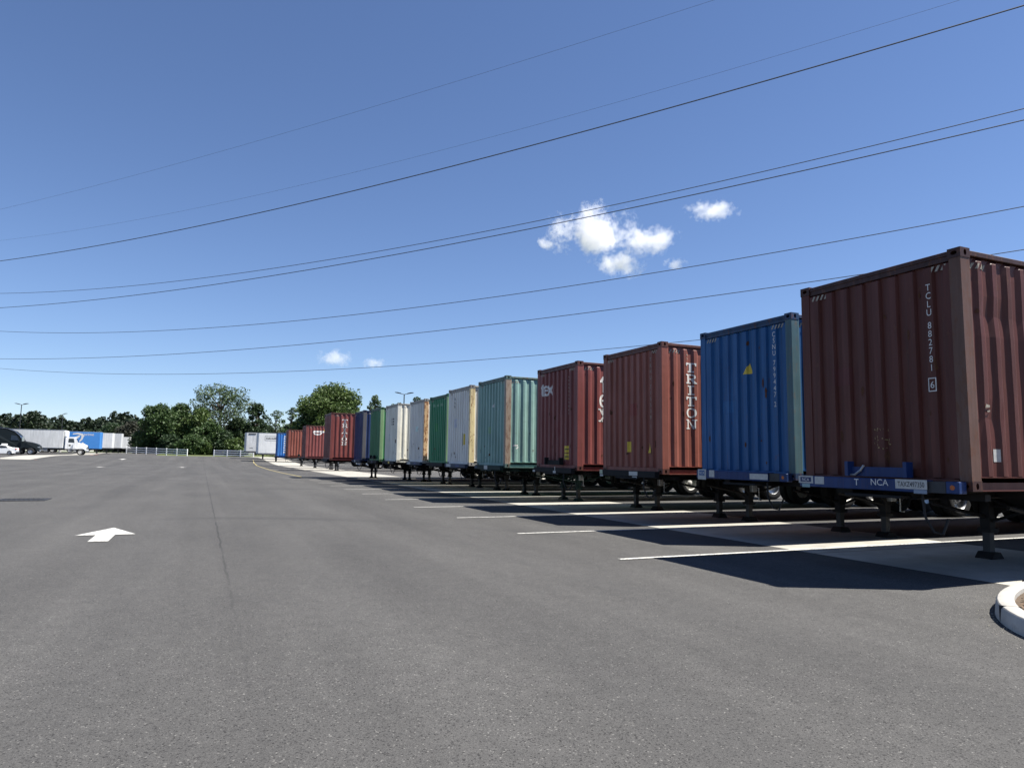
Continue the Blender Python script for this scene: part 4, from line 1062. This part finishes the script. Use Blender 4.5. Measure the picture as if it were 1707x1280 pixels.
# ------------------------------------------------------------------ fences
def fence(p0, p1, n, label, h=1.32):
    root = empty('paddock_fence', (p0[0], p0[1], 0)); tag(root, label, 'fence', 'white three-rail fences at the end of the yard')
    P = []
    for i in range(n):
        t = i/(n-1); x = p0[0] + (p1[0]-p0[0])*t; y = p0[1] + (p1[1]-p0[1])*t; z = p0[2] + (p1[2]-p0[2])*t; P.append(Vector((x-p0[0], y-p0[1], z)))
    ang = math.atan2(p1[1]-p0[1], p1[0]-p0[0])
    pm = MB().box(-.075, .075, -.075, .075, -.5, h, .008).prism([(-.09, h), (.09, h), (0, h+.07)], 'y', -.09, .09).mesh('post')
    for p in P: place('post', pm, M['vinyl_white'], root, tuple(p), ang)
    for a, c_ in zip(P, P[1:]):
        for z in (.30, .72, 1.14):
            d = (c_-a); b_ = MB(); nx, ny = -d.y/d.length*.03, d.x/d.length*.03
            v = [(a.x+nx, a.y+ny, a.z+z), (c_.x+nx, c_.y+ny, c_.z+z), (c_.x-nx, c_.y-ny, c_.z+z), (a.x-nx, a.y-ny, a.z+z)]
            n0 = len(b_.v); b_.v += v + [(q[0], q[1], q[2]+.16) for q in v]
            for f in ((0,3,2,1),(4,5,6,7),(0,1,5,4),(1,2,6,5),(2,3,7,6),(3,0,4,7)): b_.f.append(f)
            b_.build('rail', M['vinyl_white'], root)
fence((-14.2, 165.5, 1.13), (-2.55, 154.6, .80), 7, 'longer white rail fence left of the opening, in front of the dark trees')
fence((2.35, 152.2, .76), (9.6, 149.3, .72), 4, 'shorter white rail fence right of the opening, beside the pale trailer')

# ------------------------------------------------------------------ light poles
def lamp(x, y, h, rot, label, heads=2):
    root = empty('street_lamp', (x, y, float(gz(x, y))), rot); tag(root, label, 'street lamp', 'black area lights round the yard')
    MB().tube([(0,0,0), (0,0,.75)], .30, 14).build('base', M['kerb'], root)
    MB().tube([(0,0,.75), (0,0,h)], [.10, .07], 8).build('pole', M['lamp_black'], root)
    for s in ((-1, 1) if heads == 2 else (1,)):
        MB().tube([(0,0,h-.05), (s*.45,0,h+.06)], .045, 6).build('arm', M['lamp_black'], root)
        MB().prism([(s*.40, h+.02), (s*1.30, h+.20), (s*1.32, h+.27), (s*.95, h+.27), (s*.42, h+.14)], 'y', -.18, .18).build('lamp_head', M['lamp_black'], root)
lamp(-33.4, 167.5, 9.4, R(-24), 'two-headed black lamp post rising behind the dark tractor')
lamp(-31.25, 199.5, 9.2, R(60), 'slim black lamp post rising behind the white box truck', 1)
lamp(26.1, 97.3, 10.2, R(-20), 'two-headed black lamp post rising behind the cream container')

# ------------------------------------------------------------------ overhead wires
def px_ray(px, py): return _F*1164.7 + _R*(px-853.5) + _U*(640-py)
E_ = Vector((-.602, .799, 0)); N_ = Vector((.799, .602, 0)); O_ = Vector((0, 0, CAM_H))
wires = [(30, .006, [(0, 349), (850, 108), (1190, 0)], 'thin faint wire highest in the sky'),
         (36, .006, [(25, 398), (850, 220), (1600, 0)], 'thin faint wire second from the top'),
         (32, .028, [(0, 435), (850, 252), (1707, 9)], 'thick dark cable third from the top'),
         (40, .022, [(0, 489), (850, 377.5), (1707, 181)], 'upper cable of the close pair crossing the large cloud'),
         (38, .026, [(0, 513), (850, 388), (1707, 200)], 'lower cable of the close pair crossing the large cloud'),
         (45, .024, [(0, 552), (860, 490), (1707, 344)], 'dark cable passing just under the clouds'),
         (50, .026, [(0, 598), (860, 536), (1707, 416)], 'dark cable meeting the roof of the nearest brown container'),
         (60, .026, [(0, 614), (860, 595), (1160, 567)], 'lowest dark cable sagging over the container row')]
for p_, r_, pts, lab in wires:
    S = []; Z = []
    for px, py in pts:
        d = px_ray(px, py); q = O_ + d*(p_/d.dot(N_)); S.append(q.dot(E_)); Z.append(q.z)
    co = np.polyfit(S, Z, 2); s0, s1 = min(S)-25, max(S)+40
    P = [tuple(N_*p_ + E_*s + Vector((0, 0, float(np.polyval(co, s))))) for s in np.linspace(s0, s1, 70)]
    o = MB().tube(P, r_, 6).build('power_cable', M['wire'], smooth=True); tag(o, lab, 'cable', 'overhead power cables')

# ------------------------------------------------------------------ trees
def cards(P, size, r_, flat=0.35):
    """leaf-sized faces: P (n,3) centres"""
    n = len(P); s = size*(0.6 + 0.8*r_.random(n))
    nrm = r_.normal(size=(n, 3)); nrm[:, 2] = np.abs(nrm[:, 2]) + flat; nrm /= np.linalg.norm(nrm, axis=1)[:, None]
    t = np.cross(nrm, r_.normal(size=(n, 3))); t /= np.linalg.norm(t, axis=1)[:, None]; bt_ = np.cross(nrm, t)
    a = t*s[:, None]*.5; c_ = bt_*(s*.36)[:, None]
    V = np.stack([P-a, P-c_*1.0+a*.1, P+a, P+c_+a*.1], 1).reshape(-1, 3)
    return V
def card_mesh(name, V):
    n = len(V)//4; me = bpy.data.meshes.new(name); me.vertices.add(n*4); me.vertices.foreach_set('co', V.astype(np.float32).ravel())
    me.loops.add(n*4); me.loops.foreach_set('vertex_index', np.arange(n*4, dtype=np.int32)); me.polygons.add(n)
    me.polygons.foreach_set('loop_start', np.arange(0, n*4, 4, dtype=np.int32))
    try: me.polygons.foreach_set('loop_total', np.full(n, 4, dtype=np.int32))
    except Exception: pass
    me.update(calc_edges=True); me.validate(); return me
def tree(x, y, h, wid, mat, label, seed, clear=0.3, dens=1.0, open_=0.0, leaf=.42, lobes=26, group='trees behind the fences', name='tree'):
    r_ = np.random.default_rng(seed); root = empty(name, (x, y, float(gz(x, y)) - .1)); tag(root, label, 'tree', group)
    b_ = MB(); top = h*.78; lean = r_.normal(0, .04*h, 2)
    trunk = [(0, 0, -.3), (lean[0]*.2, lean[1]*.2, h*.25), (lean[0]*.6, lean[1]*.6, h*.5), (lean[0], lean[1], top)]
    b_.tube(trunk, [h*.024, h*.019, h*.013, h*.004], 8)
    C = []
    for k in range(lobes):
        f = clear + (1-clear)*((k+.5)/lobes)**.9; z = h*f
        prof_ = math.sin(math.pi*min(1, max(.10, (f-clear)/(1-clear)*.86+.12)))**.6
        rad = wid*.5*prof_*(0.45 + .6*r_.random()) * (.72 if k > lobes*.9 else 1); az = k*2.399 + r_.normal(0, .4)
        c_ = np.array([lean[0]*f + rad*math.cos(az), lean[1]*f + rad*math.sin(az), z - h*.03]); C.append((c_, wid*(.13 + .09*r_.random())*(1-.35*open_)))
        zs = h*max(.16, f-.20-.1*r_.random()); st = (lean[0]*zs/h, lean[1]*zs/h, zs)
        mid_ = tuple((np.array(st)*.45 + c_*.55) + np.array([0, 0, .02*h]))
        b_.tube([st, mid_, tuple(c_)], [h*.008, h*.005, h*.0015], 5, False)
    b_.build('trunk', M['bark'], root, smooth=True)
    P = []
    for c_, rr_ in C:
        n = int(dens*210*(rr_/1.2)**2) + 30
        d = r_.normal(size=(n, 3)); d /= np.linalg.norm(d, axis=1)[:, None]
        q = rr_*(.45 + .62*r_.random(n)**.6); w_ = 1 + .22*np.sin(d[:, 0]*7+seed)*np.cos(d[:, 2]*6)
        P.append(c_ + d*(q*w_)[:, None]*np.array([1.15, 1.15, .78]))
        if open_ < .6:
            n2 = n//4; P.append(c_ + np.clip(r_.normal(size=(n2, 3)), -1.4, 1.4)*rr_*.62)
    P = np.concatenate(P); P = P[P[:, 2] > h*clear*.6]
    me = card_mesh('crown', cards(P, leaf, r_)); place('crown', me, mat, root)
    return root
def tpos(px, depth):
    d = px_ray(px, 753); q = O_ + d*(depth/1164.7); return q.x, q.y
def th(py, px, depth):
    d = px_ray(px, py); q = O_ + d*(depth/1164.7); return q.z - float(gz(q.x, q.y))
TL = [ # px, top py, half width px, depth, material, label, clear, dens, open
 (368, 643, 48, 172, 'leaf_pale', 'tallest tree with an open airy crown of bent limbs left of the row', .52, .50, .75, 26),
 (262, 676, 30, 160, 'leaf_mid', 'bushy dark green tree at the left end of the tree clump', .10, 1.1, .1, 30),
 (293, 675, 27, 166, 'leaf_mid', 'round-topped tree second in the clump behind the longer fence', .10, 1.1, .1, 30),
 (326, 684, 26, 162, 'leaf_bright', 'lighter green tree below the tallest open crown', .08, 1.1, .1, 30),
 (348, 706, 26, 158, 'leaf_mid', 'low leafy tree just left of the fence opening', .05, 1.1, .1, 28),
 (426, 671, 19, 170, 'leaf_dark', 'narrow upright dark tree behind the pale trailer', .12, 1.0, .3, 26),
 (398, 700, 26, 178, 'leaf_dark', 'dark rounded tree behind the shorter fence', .05, 1.1, .1, 26),
 (456, 682, 18, 190, 'leaf_pale', 'thin wispy pale tree behind the white signed trailer', .25, .55, .8, 20),
 (476, 676, 15, 180, 'leaf_mid', 'slender mid green tree above the far blue container', .18, .7, .5, 20),
 (498, 683, 20, 195, 'leaf_pale', 'sparse pale tree left of the round crown', .2, .55, .8, 20),
 (551, 651, 52, 165, 'leaf_bright', 'broad round sunlit tree behind the dark red containers', .16, 1.2, .1, 40),
 (512, 690, 24, 160, 'leaf_dark', 'dark shrubby tree left of and below the broad round crown', .05, 1.0, .2, 26),
 (627, 656, 16, 185, 'leaf_pale', 'small rounded tree alone against the sky above the green container', .3, .8, .4, 22),
 (648, 670, 11, 195, 'leaf_mid', 'small tree top just right of the lone rounded one', .2, .9, .3, 16),
 (668, 668, 12, 200, 'leaf_mid', 'small tree top directly left of the lamp post by the cream container', .2, .9, .3, 16),
 (690, 661, 15, 205, 'leaf_dark', 'tree top right of the lamp post by the cream container', .2, .9, .2, 18),
 (222, 706, 28, 185, 'leaf_purple', 'dull purplish tree behind the smallest white trailer', .06, 1.0, .1, 26),
 (240, 722, 22, 170, 'leaf_dark', 'low dark tree behind the left end of the longer fence', .04, 1.1, .1, 24),
 (190, 708, 26, 215, 'leaf_dark', 'dark tree behind the grey-white trailers in the left row', .06, 1.0, .1, 26),
 (445, 712, 26, 200, 'leaf_dark', 'dark bushy tree filling in behind the white trailers', .04, 1.0, .1, 26),
 (480, 712, 26, 205, 'leaf_mid', 'bushy tree filling in behind the far blue container', .04, 1.0, .1, 26),
 (530, 706, 26, 200, 'leaf_dark', 'dark tree under the broad round crown', .04, 1.0, .1, 26),
 (585, 700, 30, 210, 'leaf_dark', 'dark tree behind the navy blue container', .04, 1.0, .1, 26),
]
for i, (px, py, hw, dp, mt, lab, cl, de, op, nl) in enumerate(TL):
    x, y = tpos(px, dp); tree(x, y, th(py, px, dp), 2*hw*dp/1164.7, M[mt], lab, 100+i, cl, de, op, lobes=nl, leaf=.46 if op < .5 else .40)
# shrubs along the fence line
SH = [(283, 728, 22, 157, 'leaf_dark', 'dark shrub thicket behind the middle of the longer fence'), (318, 726, 20, 153, 'leaf_mid', 'leafy shrub at the right end of the longer fence'),
      (338, 735, 14, 154, 'leaf_bright', 'light green shrub in the gap between the fences'), (372, 722, 22, 158, 'leaf_dark', 'dark shrub behind the left end of the shorter fence'),
      (394, 732, 17, 152, 'leaf_bright', 'yellowish bush beside the pale trailer'), (256, 736, 20, 160, 'leaf_dark', 'low dark shrub behind the left half of the longer fence'),
      (352, 742, 10, 156, 'leaf_mid', 'small bush at the back of the fence opening')]
for i, (px, py, hw, dp, mt, lab) in enumerate(SH):
    x, y = tpos(px, dp); tree(x, y, th(py, px, dp), 2*hw*dp/1164.7, M[mt], lab, 300+i, .02, 1.2, 0, lobes=22, leaf=.40, group='shrubs along the fence line', name='shrub')
    bpy.data.objects
for o in bpy.data.objects:
    if o.name.startswith('shrub') and 'label' in o: o['category'] = 'shrub'
# far wood that reads as one mass
r_ = np.random.default_rng(55); P = []
for k in range(620):
    px = r_.uniform(-260, 330) if k < 500 else r_.uniform(300, 760)
    dp = r_.uniform(235, 330); x, y = tpos(px, dp)
    h_ = 12.3 + 1.2*math.sin(px*.04) + 0.9*math.sin(px*.13+1) + r_.normal(0, .6) + (dp-235)*.012
    if px > 300: h_ *= .80
    z0 = float(gz(x, y)); wd = r_.uniform(3.0, 5.0); n = 210
    d = r_.normal(size=(n, 3)); d /= np.linalg.norm(d, axis=1)[:, None]
    f = r_.random(n)
    base = np.stack([np.full(n, x), np.full(n, y), z0 + h_*(.15 + .80*f)], 1)
    P.append(base + d*np.array([wd, wd, 1.2])*((1.02-f**2.2)[:, None]*.9+.12))
me = card_mesh('distant_wood', cards(np.concatenate(P), 1.15, r_)); o = place('distant_wood', me, mat_leaf('leaf_wood', (0.012, 0.022, 0.013), (0.030, 0.046, 0.024), .15))
tag(o, 'dark wooded ridge along the skyline at the far left', 'wood', kind='stuff')

# ------------------------------------------------------------------ clouds (volumes far beyond the yard)
def cloud(px, py, rx, ry, label, seed, dens=0.06, edge=0.0, depth=1500.0, tilt=0.0):
    k = depth/1164.7; d = px_ray(px, py); q = O_ + d*k
    rx, ry = rx*k, ry*k; rz = rx*.8
    bm = bmesh.new(); bmesh.ops.create_icosphere(bm, subdivisions=3, radius=1.0)
    for v in bm.verts: v.co = (v.co.x*rx*1.25, v.co.y*rz*1.25, v.co.z*ry*1.25)
    me = bpy.data.meshes.new('cloud'); bm.to_mesh(me); bm.free()
    t = NT('cloud_volume'); t.t.nodes.remove(t.b)
    tc = t.n('ShaderNodeTexCoord'); P_ = tc.outputs['Object']
    rad = t.n('ShaderNodeVectorMath', operation='LENGTH'); t.l(t.mapping(P_, (1/rx, 1/rz, 1/ry)), rad.inputs[0])
    off = t.n('ShaderNodeVectorMath', operation='ADD'); t.l(P_, off.inputs[0]); off.inputs[1].default_value = (seed*131.7, seed*57.3, seed*91.1)
    big = t.noise(off.outputs[0], 1/(ry*1.15), 2, .5); fine = t.noise(off.outputs[0], 1/13.0, 5, .65)
    sz = t.n('ShaderNodeSeparateXYZ'); t.l(P_, sz.inputs[0])
    shape = t.math('SUBTRACT', 0.80 + edge, rad.outputs['Value'])
    shape = t.math('ADD', shape, t.math('MULTIPLY', t.math('SUBTRACT', big, .5), 1.9))
    shape = t.math('ADD', shape, t.math('MULTIPLY', t.math('SUBTRACT', fine, .5), 1.9))
    den = t.math('MULTIPLY', t.ramp(shape, 0.02, 0.62), dens)
    pv = t.n('ShaderNodeVolumePrincipled'); pv.inputs['Color'].default_value = (.97, .965, 1.0, 1); pv.inputs['Anisotropy'].default_value = 0.1
    t.l(den, pv.inputs['Density']); t.l(pv.outputs[0], t.out.inputs['Volume'])
    o = place('cloud', me, t.m, None, tuple(q)); o.rotation_euler = (0, tilt, math.atan2(_R.y, _R.x)); tag(o, label, 'cloud', 'small fair-weather clouds')
    return o
cloud(988, 386, 70, 44, 'largest puffy white cloud crossed by the close pair of cables', 1, .055, .02)
cloud(1084, 404, 46, 22, 'ragged cloud to the lower right of the largest one', 2, .035, .02, tilt=-.25)
cloud(1034, 440, 42, 22, 'ragged lower cloud touching the cable below the largest one', 3, .04, .02)
cloud(1186, 351, 42, 18, 'small bright cloud highest and farthest right', 4, .035, .0)
cloud(911, 407, 15, 14, 'tiny round cloud left of the largest one', 5, .05, .08)
cloud(1127, 440, 20, 10, 'faint wisp of cloud on the cable right of the ragged clouds', 6, .03, .05)
cloud(557, 597, 30, 14, 'low pale cloud above the broad round tree', 7, .022, .08)
cloud(624, 606, 20, 10, 'low small cloud just above the lowest cable', 8, .025, .08)
